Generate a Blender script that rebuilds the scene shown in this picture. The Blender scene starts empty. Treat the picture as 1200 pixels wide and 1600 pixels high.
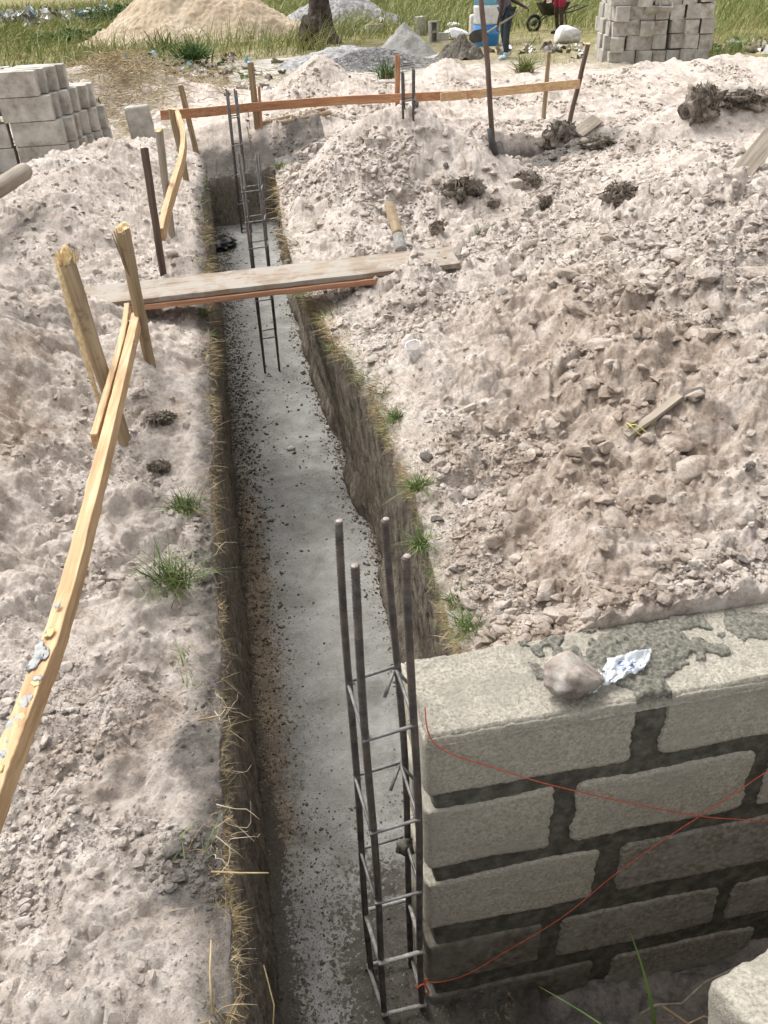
import bpy, bmesh, math, random
import numpy as np
from mathutils import Vector, Matrix
random.seed(7); rng = np.random.default_rng(11)
S = bpy.context.scene; COL = S.collection
R = math.radians
# ------------------------------------------------------------------ camera, world, sun, exposure
FPX = 1300.; PITCH = math.atan(860/FPX); YAW = math.atan(259/(FPX/math.cos(PITCH))); ROLL = R(2.5); CH = 1.46
_f = np.array([math.sin(YAW)*math.cos(PITCH), math.cos(YAW)*math.cos(PITCH), -math.sin(PITCH)])
_r = np.array([math.cos(YAW), -math.sin(YAW), 0.]); _u = np.cross(_r, _f)
_R = _r*math.cos(ROLL)-_u*math.sin(ROLL); _U = _u*math.cos(ROLL)+_r*math.sin(ROLL)
cam = bpy.data.cameras.new('camera'); co = bpy.data.objects.new('camera', cam); COL.objects.link(co)
cam.sensor_fit = 'VERTICAL'; cam.sensor_height = 24; cam.lens = FPX/1600*24; cam.clip_start = .05; cam.clip_end = 600
M = Matrix(((_R[0], _U[0], -_f[0], 0), (_R[1], _U[1], -_f[1], 0), (_R[2], _U[2], -_f[2], CH), (0, 0, 0, 1)))
co.matrix_world = M; S.camera = co
W = bpy.data.worlds.new('World'); S.world = W; W.use_nodes = True
wn = W.node_tree.nodes; wl = W.node_tree.links
SUN_EL, SUN_AZ = R(58), R(-35)          # azimuth from +Y towards +X
sky = wn.new('ShaderNodeTexSky'); sky.sky_type = 'NISHITA'; sky.sun_disc = False
sky.sun_elevation = SUN_EL; sky.sun_rotation = SUN_AZ; sky.dust_density = 6; sky.air_density = 1.2
hs = wn.new('ShaderNodeHueSaturation'); hs.inputs['Saturation'].default_value = .12
wl.new(sky.outputs[0], hs.inputs['Color']); wl.new(hs.outputs[0], wn['Background'].inputs[0])
wn['Background'].inputs[1].default_value = .15
sd = bpy.data.lights.new('sun', 'SUN'); sd.energy = .85; sd.angle = R(24); sd.color = (1, .96, .9)
so = bpy.data.objects.new('sun', sd); COL.objects.link(so)
_d = Vector((math.sin(SUN_AZ)*math.cos(SUN_EL), math.cos(SUN_AZ)*math.cos(SUN_EL), math.sin(SUN_EL)))
so.rotation_euler = _d.to_track_quat('Z', 'Y').to_euler()
S.view_settings.view_transform = 'Standard'; S.view_settings.look = 'None'; S.view_settings.exposure = 0.98; S.view_settings.gamma = 1
# ------------------------------------------------------------------ authoring helpers: photo pixel -> place
def ray(px, py): return _R*(px-600)-_U*(py-800)+_f*FPX
def P(px, py, z=0.):
    d = ray(px, py); return np.array([0, 0, CH])+d*((z-CH)/d[2])
def Py(px, py, y):
    d = ray(px, py); return np.array([0, 0, CH])+d*(y/d[1])
# ------------------------------------------------------------------ noise
_prng = np.random.RandomState(3); _perm = _prng.permutation(256); _perm = np.concatenate([_perm, _perm, _perm])
_g = _prng.normal(size=(256, 3)); _g /= np.linalg.norm(_g, axis=1)[:, None]
def noise3(x, y, z):
    x, y, z = np.broadcast_arrays(np.asarray(x, float), np.asarray(y, float), np.asarray(z, float))
    xi, yi, zi = np.floor(x).astype(int), np.floor(y).astype(int), np.floor(z).astype(int)
    xf, yf, zf = x-xi, y-yi, z-zi; xi &= 255; yi &= 255; zi &= 255
    u, v, w = [t*t*t*(t*(t*6-15)+10) for t in (xf, yf, zf)]
    out = 0
    for dx in (0, 1):
        for dy in (0, 1):
            for dz in (0, 1):
                h = _g[_perm[_perm[_perm[xi+dx]+yi+dy]+zi+dz]]
                d = h[..., 0]*(xf-dx)+h[..., 1]*(yf-dy)+h[..., 2]*(zf-dz)
                out = out+d*(u if dx else 1-u)*(v if dy else 1-v)*(w if dz else 1-w)
    return out*1.5
def noise2(x, y, s=0.):
    x, y = np.broadcast_arrays(np.asarray(x, float), np.asarray(y, float))
    x = x+s*3.7; y = y-s*5.1
    xi, yi = np.floor(x).astype(int), np.floor(y).astype(int); xf, yf = x-xi, y-yi; xi &= 255; yi &= 255
    u, v = [t*t*t*(t*(t*6-15)+10) for t in (xf, yf)]
    out = 0
    for dx in (0, 1):
        for dy in (0, 1):
            h = _g[_perm[_perm[xi+dx]+yi+dy]]
            out = out+(h[..., 0]*(xf-dx)+h[..., 1]*(yf-dy))*(u if dx else 1-u)*(v if dy else 1-v)
    return out*1.7
def lumps(x, y, cell, s=0):
    """rounded clods: half-spheres at jittered cell centres, uneven radii"""
    x = np.asarray(x, float)/cell; y = np.asarray(y, float)/cell
    xi, yi = np.floor(x).astype(int), np.floor(y).astype(int); out = np.zeros(x.shape)
    for dx in (-1, 0, 1):
        for dy in (-1, 0, 1):
            cx, cy = xi+dx, yi+dy; k = _perm[_perm[(cx+s*17) & 255]+(cy & 255)]
            jx, jy = _perm[k]/256., _perm[k+57]/256.; r = .25+.5*(_perm[k+101]/256.)**1.5
            d2 = ((x-cx-jx)**2+((y-cy-jy)*(.8+.5*jx))**2)/(r*r)
            out = np.maximum(out, r*np.sqrt(np.clip(1-d2, 0, 1)))
    return out
def shards(x, y, cell, s=0, crack=.12):
    """broken clay: tilted angular facets parted by narrow cracks"""
    x = np.asarray(x, float)/cell; y = np.asarray(y, float)/cell
    xi, yi = np.floor(x).astype(int), np.floor(y).astype(int); f1 = np.full(x.shape, 9.); f2 = f1.copy(); hh = np.zeros(x.shape)
    for dx in (-1, 0, 1):
        for dy in (-1, 0, 1):
            cx, cy = xi+dx, yi+dy; k = _perm[_perm[(cx+s*17) & 255]+(cy & 255)]
            ox, oy = x-cx-_perm[k]/256., y-cy-_perm[k+57]/256.; d = np.hypot(ox, oy*(.75+_perm[k+33]/512.))
            h = _perm[k+101]/256.+(_perm[k+7]/128.-1)*ox*.9+(_perm[k+19]/128.-1)*oy*.9
            n = d < f1; f2 = np.where(n, f1, np.minimum(f2, d)); hh = np.where(n, h, hh); f1 = np.where(n, d, f1)
    return hh*ss(0, crack, f2-f1)
def ss(a, b, x): t = np.clip((x-a)/(b-a), 0, 1); return t*t*(3-2*t)
def G(x, y, cx, cy, sx, sy, h, rot=0):
    c, s = math.cos(rot), math.sin(rot); u = (x-cx)*c+(y-cy)*s; v = -(x-cx)*s+(y-cy)*c
    r = np.sqrt((u/sx)**2+(v/sy)**2+.03); return h*np.exp(-(r**1.6)*.75)
# ------------------------------------------------------------------ terrain
def XL(y): return -.172-.018*np.clip((3-y)/2.5, 0, 1)+.018*noise2(y*1.4, 3.3)+.012*noise2(y*6, 9.1)+.005*noise2(y*25, 4.1)+.02*np.clip((y-7)/1.5, 0, 1)
_xry = [-3, .5, 1.7, 2.3, 3.0, 3.7, 4.5, 5.6, 7.5, 8.6, 14]; _xrx = [.45, .45, .44, .475, .475, .405, .35, .34, .45, .52, .52]
def XR(y): return np.interp(y, _xry, _xrx)+.010*noise2(y*1.7, 7.7)+.010*noise2(y*7, 2.1)+.004*noise2(y*25, 2.1)
def XFL(y): return XL(y)*0-.165+.01*noise2(y*3, 5.)
def XFR(y): return np.interp(y, [-3, 1.5, 3, 5, 7, 9.3], [.47, .5, .52, .47, .46, .56])+.012*noise2(y*4, 1.3)
def ZF(y): return np.interp(y, [-3, 1.6, 4, 9.3], [-1.06, -1.05, -.9, -.85])
YE = 9.3
MOUNDS = [(2.3, 3.3, 1.15, 1.5, .42, 0), (1.6, 2.2, .6, .8, .12, 0), (3.6, 2.4, 1.4, 1.4, .3, 0), (1.25, 6.25, .46, .58, .62, .2), (1.5, 5.15, .6, .25, -.10, 0), (2.15, 6.7, .4, .5, -.12, 0), (1.9, 6.1, .45, .5, .16, 0), (.72, 6.1, .28, .7, .16, 0), (2.7, 7.85, 1.4, .4, -.2, 0), (2.9, 6.8, .6, .4, -.16, 0),
    (-1.12, 3.45, .36, .6, .38, 0), (-1.5, 2.7, .5, 1.2, .3, 0), (-1.15, 6.6, .42, .55, .37, 0), (-.80, 7.4, .32, .5, .34, 0), (-.95, 5.7, .5, .7, .2, 0), (-1.8, 5.5, .6, .9, .24, 0), (1.02, 4.12, .3, .13, .07, 0), (1.15, 4.62, .4, .24, -.13, 0), (-.75, 8.6, .3, .5, .2, 0),
    (.15, 10.2, .5, .6, .16, 0), (1.1, 9.75, .6, .4, .2, 0), (1.35, 11.7, .5, .55, .52, 0), (3.15, 12.2, .45, .5, .40, 0), (2.2, 11.0, .9, .5, .2, 0),
    (6.3, 11.5, 1.6, 1.2, .22, .2), (8.6, 12.2, 1.8, 1.1, .14, 0), (4.2, 10.6, .9, .8, .14, 0), (4.6, 7.9, .5, .3, .3, 0), (5.6, 8.0, .9, .5, .38, 0), (3.6, 7.9, .6, .25, .18, 0), (4.6, 5.4, 1., .7, .22, 0),
    (2.75, 6.7, .5, .4, .12, 0), (3.2, 4.8, .8, .5, .16, 0), (3.7, 6.6, .5, .4, .13, 0), (-2.4, 13.0, 1.5, 1.1, .42, 0), (-1.0, 13.6, 1.2, .9, .34, 0)]
def ztop(x, y):
    """undisturbed shape of the ground with its spoil heaps"""
    z = -.07-.13*ss(11, 15, y)-.35*ss(30, 90, y)
    for m in MOUNDS: z = z+G(x, y, *m)
    z = z-.34*ss(.6, 0, y-YE)*ss(1.2, .3, x)*(y > 9)*ss(-.6, -.1, x)
    z = z+.035*ss(.10, .0, XL(y)-x)*0
    flat = ss(13.2, 13.8, y)*ss(-1.2, -.6, x)*ss(5.5, 4.6, x)*ss(21, 20, y)
    return z*(1-flat)+flat*(-.2)
def cross(x, y):
    """cross trench running to the right behind the heaps"""
    far = 9.3-.42*ss(.6, 1.5, x)-.05*np.clip(x, 0, 5)+.03*noise2(x*2., 4.); near = far-.6+.06*noise2(x*1.5, 8.)
    w = ss(near-.05, near, y)*ss(far+.03, far-.02, y)*ss(4.6, 4.2, x)*ss(.3, .36, x)
    return w*(.75-.45*ss(.8, 1.6, x))
def pit(x, y): return ss(1.425, 1.402, y)*ss(.60, .66, y+.2*ss(.66, .60, x)+.02*noise2(x*3, 2.2))*(x > .2)
def rough(x, y): return .55+.45*ss(-.25, .35, noise2(x*.8, y*.8, 2))
def zfull(x, y):
    x = np.asarray(x, float); y = np.asarray(y, float)
    z = ztop(x, y); near = ss(24, 12, y); rg = rough(x, y)*near
    right = ss(.4, 1.0, x)*ss(7.2, 5, y)
    wx = x+.05*noise2(x*5, y*5, 4); wy = y+.05*noise2(x*5, y*5, 6)
    fy_ = 1-.4*ss(4.5, 6.5, y); n = .06*noise2(x*2.1, y*2.1, 1)+.044*noise2(wx*4.7, wy*4.7, 2)+.05*right*(.4-np.abs(noise2(wx*1.9, wy*1.9, 29)))+.020*noise2(wx*11, wy*11, 3)*(.5+rg)*fy_
    n = n+(.010*fy_*noise2(wx*27, wy*27, 5)+.006*noise2(x*63, y*63, 6)+.003*noise2(x*140, y*140, 7))*(.5+rg)
    vx = wx+.014*noise2(x*16, y*16, 24)+.003*noise2(x*50, y*50, 25); vy = wy+.014*noise2(x*16, y*16, 26)+.003*noise2(x*50, y*50, 27)
    big = shards(vx, vy, .17, 1, .2)*.046*ss(-.05, .35, noise2(x*1.3, y*1.3, 12)+.22*right)*fy_
    mid = shards(vx, vy, .06, 2, .25)*.016*ss(-.2, .35, noise2(x*2.3, y*2.3, 13)+.3*right)
    sm = shards(vx, vy, .022, 3, .3)*.008*ss(-.35, .25, noise2(x*4.3, y*4.3, 14)+.3*right)+np.abs(noise2(vx*36, vy*36, 28))*.004
    # shovel-cut scars: terraces
    t = noise2(x*1.9+.7*noise2(x*1.2, y*1.2, 20), y*1.9, 15)*3
    ter = (np.floor(t)+ss(.72, .95, t-np.floor(t)))*.016*ss(.0, .5, noise2(x*1.1, y*1.1, 16)+.1*right)
    edge = ss(.0, .18, np.minimum(np.abs(x-XL(y)), np.abs(x-XR(y))))*.75+.25
    z = z+n*edge*(near*.85+.15)+(big+mid+sm+ter)*near*edge
    rd_ = np.minimum(np.abs(x-XL(y)), np.abs(x-XR(y))); z = z-(y < 9)*(.022+.03*noise2(x*9, y*9, 44)+.02*noise2(x*30, y*30, 45))*np.exp(-(rd_/.04)**1.5)
    c = cross(x, y); z = z*(1-np.clip(c*1.2, 0, .6))-c*.85
    k = pit(x, y); zp = -1.15+.1*ss(.9, 1.8, x)+.05*noise2(x*3, y*3, 9)+.02*noise2(x*12, y*12, 9)+.03*lumps(x, y, .06, 5)
    return z*(1-k)+zp*k
def onground(px, py, z0=0.):
    """where the view line through a photo pixel meets the terrain"""
    d = ray(px, py); t = np.linspace(.5, 40, 6000)/np.linalg.norm(d); p = np.array([0, 0, CH])[None]+d[None]*t[:, None]
    h = zfull(p[:, 0], p[:, 1]); i = np.argmax(p[:, 2] < h); return p[i] if p[i, 2] < h[i] else P(px, py, z0)
# ------------------------------------------------------------------ mesh helpers
def rawmesh(name, V, F, smooth=True, attrs=None):
    V = np.asarray(V, np.float32); F = np.asarray(F, np.int32); n = F.shape[1]
    me = bpy.data.meshes.new(name); me.vertices.add(len(V)); me.vertices.foreach_set('co', V.ravel())
    me.loops.add(F.size); me.loops.foreach_set('vertex_index', F.ravel())
    me.polygons.add(len(F)); me.polygons.foreach_set('loop_start', np.arange(0, F.size, n, dtype=np.int32))
    me.polygons.foreach_set('loop_total', np.full(len(F), n, np.int32))
    me.polygons.foreach_set('use_smooth', np.full(len(F), smooth))
    me.update(calc_edges=True)
    for k, a in (attrs or {}).items():
        c = me.color_attributes.new(k, 'FLOAT_COLOR', 'POINT'); c.data.foreach_set('color', np.asarray(a, np.float32).ravel())
    return me
def link(name, me, mat, parent=None, loc=None):
    o = bpy.data.objects.new(name, me); COL.objects.link(o)
    if mat and me is not None and not me.materials: me.materials.append(mat)
    if parent is not None: o.parent = parent
    if loc is not None: o.location = loc
    return o
def tag(o, label=None, cat=None, group=None, kind=None):
    for k, v in (('label', label), ('category', cat), ('group', group), ('kind', kind)):
        if v: o[k] = v
    return o
def thing(name, label, cat, loc=(0, 0, 0), rz=0, group=None):
    o = bpy.data.objects.new(name, None); COL.objects.link(o); o.location = tuple(loc); o.rotation_euler = (0, 0, rz); o.empty_display_size = .05
    return tag(o, label, cat, group)
def dup(o, loc=None, rz=None, label=None):
    c = o.copy(); COL.objects.link(c)
    for ch in o.children:
        d = ch.copy(); COL.objects.link(d); d.parent = c
    if loc is not None: c.location = tuple(loc)
    if rz is not None: c.rotation_euler = (0, 0, rz)
    if label: c['label'] = label
    return c
class MB:
    def __init__(s): s.v = []; s.f = []; s.n = 0
    def add(s, V, F):
        V = [tuple(map(float, v)) for v in V]; s.v += V; s.f += [tuple(int(i)+s.n for i in f) for f in F]; s.n += len(V); return s
    def tube(s, pts, rad, seg=8, cap=True, flat=1.):
        pts = [Vector(tuple(map(float, p))) for p in pts]; n = len(pts)
        rad = [rad]*n if np.isscalar(rad) else list(rad); V = []; F = []
        t0 = (pts[1]-pts[0]).normalized(); a = t0.orthogonal().normalized()
        for i, p in enumerate(pts):
            t = (pts[min(i+1, n-1)]-pts[max(i-1, 0)]).normalized(); a = (a-t*a.dot(t)).normalized(); b = t.cross(a)
            for k in range(seg):
                g = 2*math.pi*k/seg; V.append(p+(a*math.cos(g)+b*math.sin(g)*flat)*rad[i])
        for i in range(n-1):
            for k in range(seg): F.append((i*seg+k, i*seg+(k+1) % seg, (i+1)*seg+(k+1) % seg, (i+1)*seg+k))
        if cap: F.append(tuple(range(seg))[::-1]); F.append(tuple((n-1)*seg+k for k in range(seg)))
        return s.add(V, F)
    def lathe(s, prof, seg=24, at=(0, 0, 0)):
        V = []; F = []
        for r, z in prof:
            for k in range(seg): g = 2*math.pi*k/seg; V.append((at[0]+r*math.cos(g), at[1]+r*math.sin(g), at[2]+z))
        for i in range(len(prof)-1):
            for k in range(seg): F.append((i*seg+k, i*seg+(k+1) % seg, (i+1)*seg+(k+1) % seg, (i+1)*seg+k))
        F.append(tuple(range(seg))[::-1]); F.append(tuple((len(prof)-1)*seg+k for k in range(seg)))
        return s.add(V, F)
    def build(s, name, mat, parent=None, loc=None, smooth=True, world_root=None):
        me = bpy.data.meshes.new(name); me.from_pydata(s.v, [], s.f); me.polygons.foreach_set('use_smooth', [smooth]*len(me.polygons)); me.update()
        return link(name, me, mat, parent, loc)
def auto(o, ang=35):
    me = o.data; me.set_sharp_from_angle(angle=R(ang)); return o
def rbox(hx, hy, hz, n=8, amp=.004, rad=.012, seed=0., freq=14., div=None):
    """rounded, worn box centred at 0: subdivided cube pushed to a superquadric corner and roughened"""
    V = []; F = []; dx, dy, dz = div or (n, n, n)
    def face(ax, sg):
        nonlocal V, F
        dims = [0, 1, 2]; dims.remove(ax); u, v = dims; nu = (dx, dy, dz)[u]; nv = (dx, dy, dz)[v]; b = len(V)
        H = (hx, hy, hz)
        for i in range(nu+1):
            for j in range(nv+1):
                p = [0, 0, 0]; p[ax] = sg*H[ax]; p[u] = H[u]*(2*i/nu-1); p[v] = H[v]*(2*j/nv-1); V.append(p)
        for i in range(nu):
            for j in range(nv):
                q = (b+i*(nv+1)+j, b+(i+1)*(nv+1)+j, b+(i+1)*(nv+1)+j+1, b+i*(nv+1)+j+1)
                F.append(q if (sg > 0) == (ax != 1) else q[::-1])
    for ax in range(3):
        for sg in (-1, 1): face(ax, sg)
    V = np.array(V, float); H = np.array([hx, hy, hz]); c = np.clip(V, -(H-rad), H-rad); d = V-c; l = np.linalg.norm(d, axis=1)
    k = l > 1e-9; V[k] = c[k]+d[k]/l[k][:, None]*rad
    q = V*freq+seed*7.3
    D = np.stack([noise3(q[:, 0], q[:, 1], q[:, 2]+9*i) for i in range(3)], 1)*amp
    D += np.stack([noise3(q[:, 0]*3, q[:, 1]*3, q[:, 2]*3+5*i) for i in range(3)], 1)*amp*.5
    return V+D, F
def weld(o, d=1e-5):
    bm = bmesh.new(); bm.from_mesh(o.data); bmesh.ops.remove_doubles(bm, verts=bm.verts, dist=d); bmesh.ops.recalc_face_normals(bm, faces=bm.faces); bm.to_mesh(o.data); bm.free(); return o
def ico(sub):
    bm = bmesh.new(); bmesh.ops.create_icosphere(bm, subdivisions=sub, radius=1); v = np.array([p.co[:] for p in bm.verts]); f = np.array([[q.index for q in t.verts] for t in bm.faces]); bm.free(); return v, f
ICO = {1: ico(1), 2: ico(2), 3: ico(3), 4: ico(4)}
def blob(name, c, rad, mat, parent=None, sub=3, amp=.15, freq=1.6, seed=0., rot=(0, 0, 0), pw=1., smooth=True, angular=0):
    v, f = ICO[sub]; V = v.copy()
    n = noise3(V[:, 0]*freq+seed, V[:, 1]*freq-seed, V[:, 2]*freq+2*seed)+.45*noise3(V[:, 0]*freq*3+seed, V[:, 1]*freq*3, V[:, 2]*freq*3)+.2*noise3(V[:, 0]*freq*8+seed, V[:, 1]*freq*8, V[:, 2]*freq*8)
    V = V*(1+amp*n)[:, None]
    if angular:
        g = np.random.RandomState(int(seed*10) % 9999)
        for _ in range(angular):
            d = g.normal(size=3); d /= np.linalg.norm(d); h = g.uniform(.45, .75); s = V@d; k = s > h; V[k] -= np.outer(s[k]-h, d)*.92
    V = V*np.array(rad)
    Mx = np.array(Matrix.Rotation(rot[2], 3, 'Z')@Matrix.Rotation(rot[1], 3, 'Y')@Matrix.Rotation(rot[0], 3, 'X')); V = V@Mx.T
    me = rawmesh(name, V, f, smooth); return link(name, me, mat, parent, tuple(c))
def clods(name, pos, size, mat, mask=None, flat=.75, sub=None, amp=.3):
    """many small lumps in one mesh"""
    V = []; F = []; A = []; n0 = 0
    for sb in (1, 2):
        sel = (size > .011) if sb == 2 else (size <= .011)
        if sub: sel = np.full(len(size), sb == sub)
        k = int(sel.sum())
        if not k: continue
        v, f = ICO[sb]; q = rng.normal(size=(k, 4)); q /= np.linalg.norm(q, axis=1)[:, None]; w, x, y, z = q.T
        Mx = np.stack([1-2*(y*y+z*z), 2*(x*y-z*w), 2*(x*z+y*w), 2*(x*y+z*w), 1-2*(x*x+z*z), 2*(y*z-x*w), 2*(x*z-y*w), 2*(y*z+x*w), 1-2*(x*x+y*y)], 1).reshape(k, 3, 3)
        sc = rng.uniform(.55, 1.15, (k, 1, 3)); off = rng.uniform(0, 90, (k, 1, 3)); b = v[None]*1.3+off
        d = 1+amp*noise3(b[..., 0], b[..., 1], b[..., 2])*1.3+rng.normal(size=(k, len(v)))*(.13 if sb == 1 else .05)
        vv = v[None]*d[..., None]
        for _ in range(7):
            pd = rng.normal(size=(k, 3)); pd /= np.linalg.norm(pd, axis=1)[:, None]; h_ = rng.uniform(.35, .8, (k, 1)); sv_ = np.einsum('knj,kj->kn', vv, pd); vv = vv-(np.clip(sv_-h_, 0, 9)*.95)[..., None]*pd[:, None, :]
        vv = vv*sc; vv = np.einsum('kij,knj->kni', Mx, vv); vv[..., 2] *= flat
        vv = vv*size[sel][:, None, None]+pos[sel][:, None, :]
        V.append(vv.reshape(-1, 3)); F.append((f[None]+(np.arange(k)*len(v))[:, None, None]).reshape(-1, 3)+n0); n0 += k*len(v)
        if mask is not None: A.append(np.repeat(mask[sel], len(v), 0))
    me = rawmesh(name, np.concatenate(V), np.concatenate(F), False, {'mask': np.concatenate(A)} if mask is not None else None)
    return link(name, me, mat)
def blades(base, dirs, length, width, bend, segs=4):
    """curved tapering grass blades; dirs: unit lean vectors"""
    n = len(base); side = np.cross(dirs, rng.normal(size=(n, 3))); side /= np.linalg.norm(side, axis=1)[:, None]
    hz = dirs*[1, 1, 0]+rng.normal(size=(n, 3))*[.15, .15, 0]; hz /= np.linalg.norm(hz, axis=1)[:, None]+1e-9
    V = np.zeros((n, segs+1, 2, 3))
    for i in range(segs+1):
        t = i/segs; p = base+dirs*(length*t)[:, None]+hz*(length*bend*t*t)[:, None]; p[:, 2] -= length*bend*t*t*.7
        w = (width*(1-t**1.6*.93)*.5)[:, None]*side; V[:, i, 0] = p-w; V[:, i, 1] = p+w
    idx = (np.arange(n)*(segs+1)*2)[:, None, None]; q = np.array([[2*i, 2*i+1, 2*i+3, 2*i+2] for i in range(segs)])[None]
    return V.reshape(-1, 3), (idx+q).reshape(-1, 4)
# ------------------------------------------------------------------ materials
class NT:
    def __init__(s, name):
        s.m = bpy.data.materials.new(name); s.m.use_nodes = True; s.t = s.m.node_tree; s.b = s.t.nodes['Principled BSDF']
    def n(s, typ, **k):
        o = s.t.nodes.new('ShaderNode'+typ)
        for a, v in k.items():
            if hasattr(o, a): setattr(o, a, v)
            else: s.put(o.inputs[a.replace('_', ' ')], v)
        return o
    def put(s, inp, v):
        if isinstance(v, bpy.types.NodeSocket): s.t.links.new(v, inp)
        else:
            if isinstance(v, tuple) and len(v) == 3 and inp.type == 'RGBA': v = v+(1,)
            inp.default_value = v
    def pos(s): return s.n('NewGeometry').outputs['Position']
    def objc(s): return s.n('TexCoord').outputs['Object']
    def noise(s, scale, detail=5, rough=.6, vec=None, dist=0.):
        o = s.n('TexNoise', Scale=scale, Detail=detail, Roughness=rough, Distortion=dist)
        s.put(o.inputs['Vector'], vec if vec is not None else s.pos()); return o.outputs['Fac']
    def ramp(s, fac, *st, interp='LINEAR'):
        o = s.n('ValToRGB'); s.put(o.inputs[0], fac); r = o.color_ramp; r.interpolation = interp
        while len(r.elements) < len(st): r.elements.new(.5)
        for e, (p, c) in zip(r.elements, st): e.position = p; e.color = (c if len(c) == 4 else tuple(c)+(1,)) if not np.isscalar(c) else (c, c, c, 1)
        return o.outputs[0]
    def mix(s, f, a, b, mode='MIX'):
        o = s.n('Mix', data_type='RGBA', blend_type=mode); s.put(o.inputs[0], f); s.put(o.inputs[6], a); s.put(o.inputs[7], b); return o.outputs[2]
    def math(s, op, a, b=0., clamp=False):
        o = s.n('Math', operation=op, use_clamp=clamp); s.put(o.inputs[0], a); s.put(o.inputs[1], b); return o.outputs[0]
    def scale(s, v, k):
        o = s.n('Mapping'); s.put(o.inputs['Vector'], v); o.inputs['Scale'].default_value = k; return o.outputs[0]
    def attr(s, name):
        a = s.n('Attribute'); a.attribute_name = name; sp = s.n('SeparateColor'); s.put(sp.inputs[0], a.outputs['Color']); return sp.outputs[0], sp.outputs[1], sp.outputs[2], a.outputs['Alpha']
    def bump(s, *hs):
        prev = None
        for h, dist, st in hs:
            b = s.n('Bump', Strength=st, Distance=dist, Height=h)
            if prev is not None: s.put(b.inputs['Normal'], prev)
            prev = b.outputs[0]
        s.put(s.b.inputs['Normal'], prev); return s
    def out(s, col, rough=.9, spec=.2, **k):
        s.put(s.b.inputs['Base Color'], col); s.put(s.b.inputs['Roughness'], rough); s.put(s.b.inputs['Specular IOR Level'], spec)
        for a, v in k.items(): s.put(s.b.inputs[a.replace('_', ' ')], v)
        return s.m
def soil_mat():
    t = NT('soil'); r, g, b, a = t.attr('mask'); p = t.pos()
    n1 = t.noise(2.2, 6, .65); n2 = t.noise(13, 6, .7); n3 = t.noise(90, 4, .7); n4 = t.noise(5.5, 4, .6, dist=.6)
    sand = t.ramp(n2, (.36, (.365, .306, .257)), (.5, (.49, .424, .370)), (.64, (.61, .545, .487)))
    sand = t.mix(t.ramp(n1, (.36, 0.), (.66, .75)), sand, t.ramp(n2, (.37, (.45, .393, .343)), (.62, (.65, .59, .535))))
    brown = t.ramp(n2, (.36, (.23, .175, .133)), (.5, (.37, .292, .230)), (.64, (.54, .46, .39)))
    k = t.math('ADD', r, t.math('MULTIPLY', t.math('SUBTRACT', n4, .5), 1.6))
    col = t.mix(t.ramp(k, (.30, 0.), (.95, .8)), sand, brown)
    col = t.mix(t.ramp(n4, (.62, 0.), (.72, .45)), col, brown)
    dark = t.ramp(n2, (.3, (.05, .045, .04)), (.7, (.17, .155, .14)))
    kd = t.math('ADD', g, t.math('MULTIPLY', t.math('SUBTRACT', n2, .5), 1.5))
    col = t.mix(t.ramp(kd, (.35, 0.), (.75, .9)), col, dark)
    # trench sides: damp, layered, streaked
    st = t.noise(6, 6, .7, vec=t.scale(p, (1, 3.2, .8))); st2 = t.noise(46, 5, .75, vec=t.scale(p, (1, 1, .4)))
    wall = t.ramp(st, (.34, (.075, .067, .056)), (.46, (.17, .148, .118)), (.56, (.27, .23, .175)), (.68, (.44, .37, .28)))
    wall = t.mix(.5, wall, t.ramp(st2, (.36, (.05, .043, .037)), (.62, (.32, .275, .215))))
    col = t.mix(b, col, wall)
    gr = t.ramp(n1, (.3, (.10, .095, .03)), (.5, (.19, .17, .07)), (.7, (.32, .26, .16)))
    col = t.mix(a, col, gr)
    col = t.mix(.55, col, t.ramp(n3, (.34, (.55, .54, .53)), (.46, (.97, .97, .97)), (.66, (1.25, 1.24, 1.23))), 'MULTIPLY')
    t.bump((t.noise(38, 6, .75), .018, .75), (t.noise(170, 4, .8), .007, .75))
    return t.out(col, .95, .12)
def simple(name, cols, scale=20, rough=.8, bump=(80, .002, .5), spec=.3, big=None, vec=None, **k):
    t = NT(name); v = vec(t) if vec else None
    c = t.ramp(t.noise(scale, 6, .65, vec=v), *[(.36+.28*i/(max(1, len(cols)-1)), q) for i, q in enumerate(cols)])
    if big: c = t.mix(t.ramp(t.noise(big[0], 4, .6), (.45, 0.), (.62, big[2])), c, big[1])
    if bump: t.bump((t.noise(bump[0], 4, .7, vec=v), bump[1], bump[2]))
    return t.out(c, rough, spec, **k)
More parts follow.
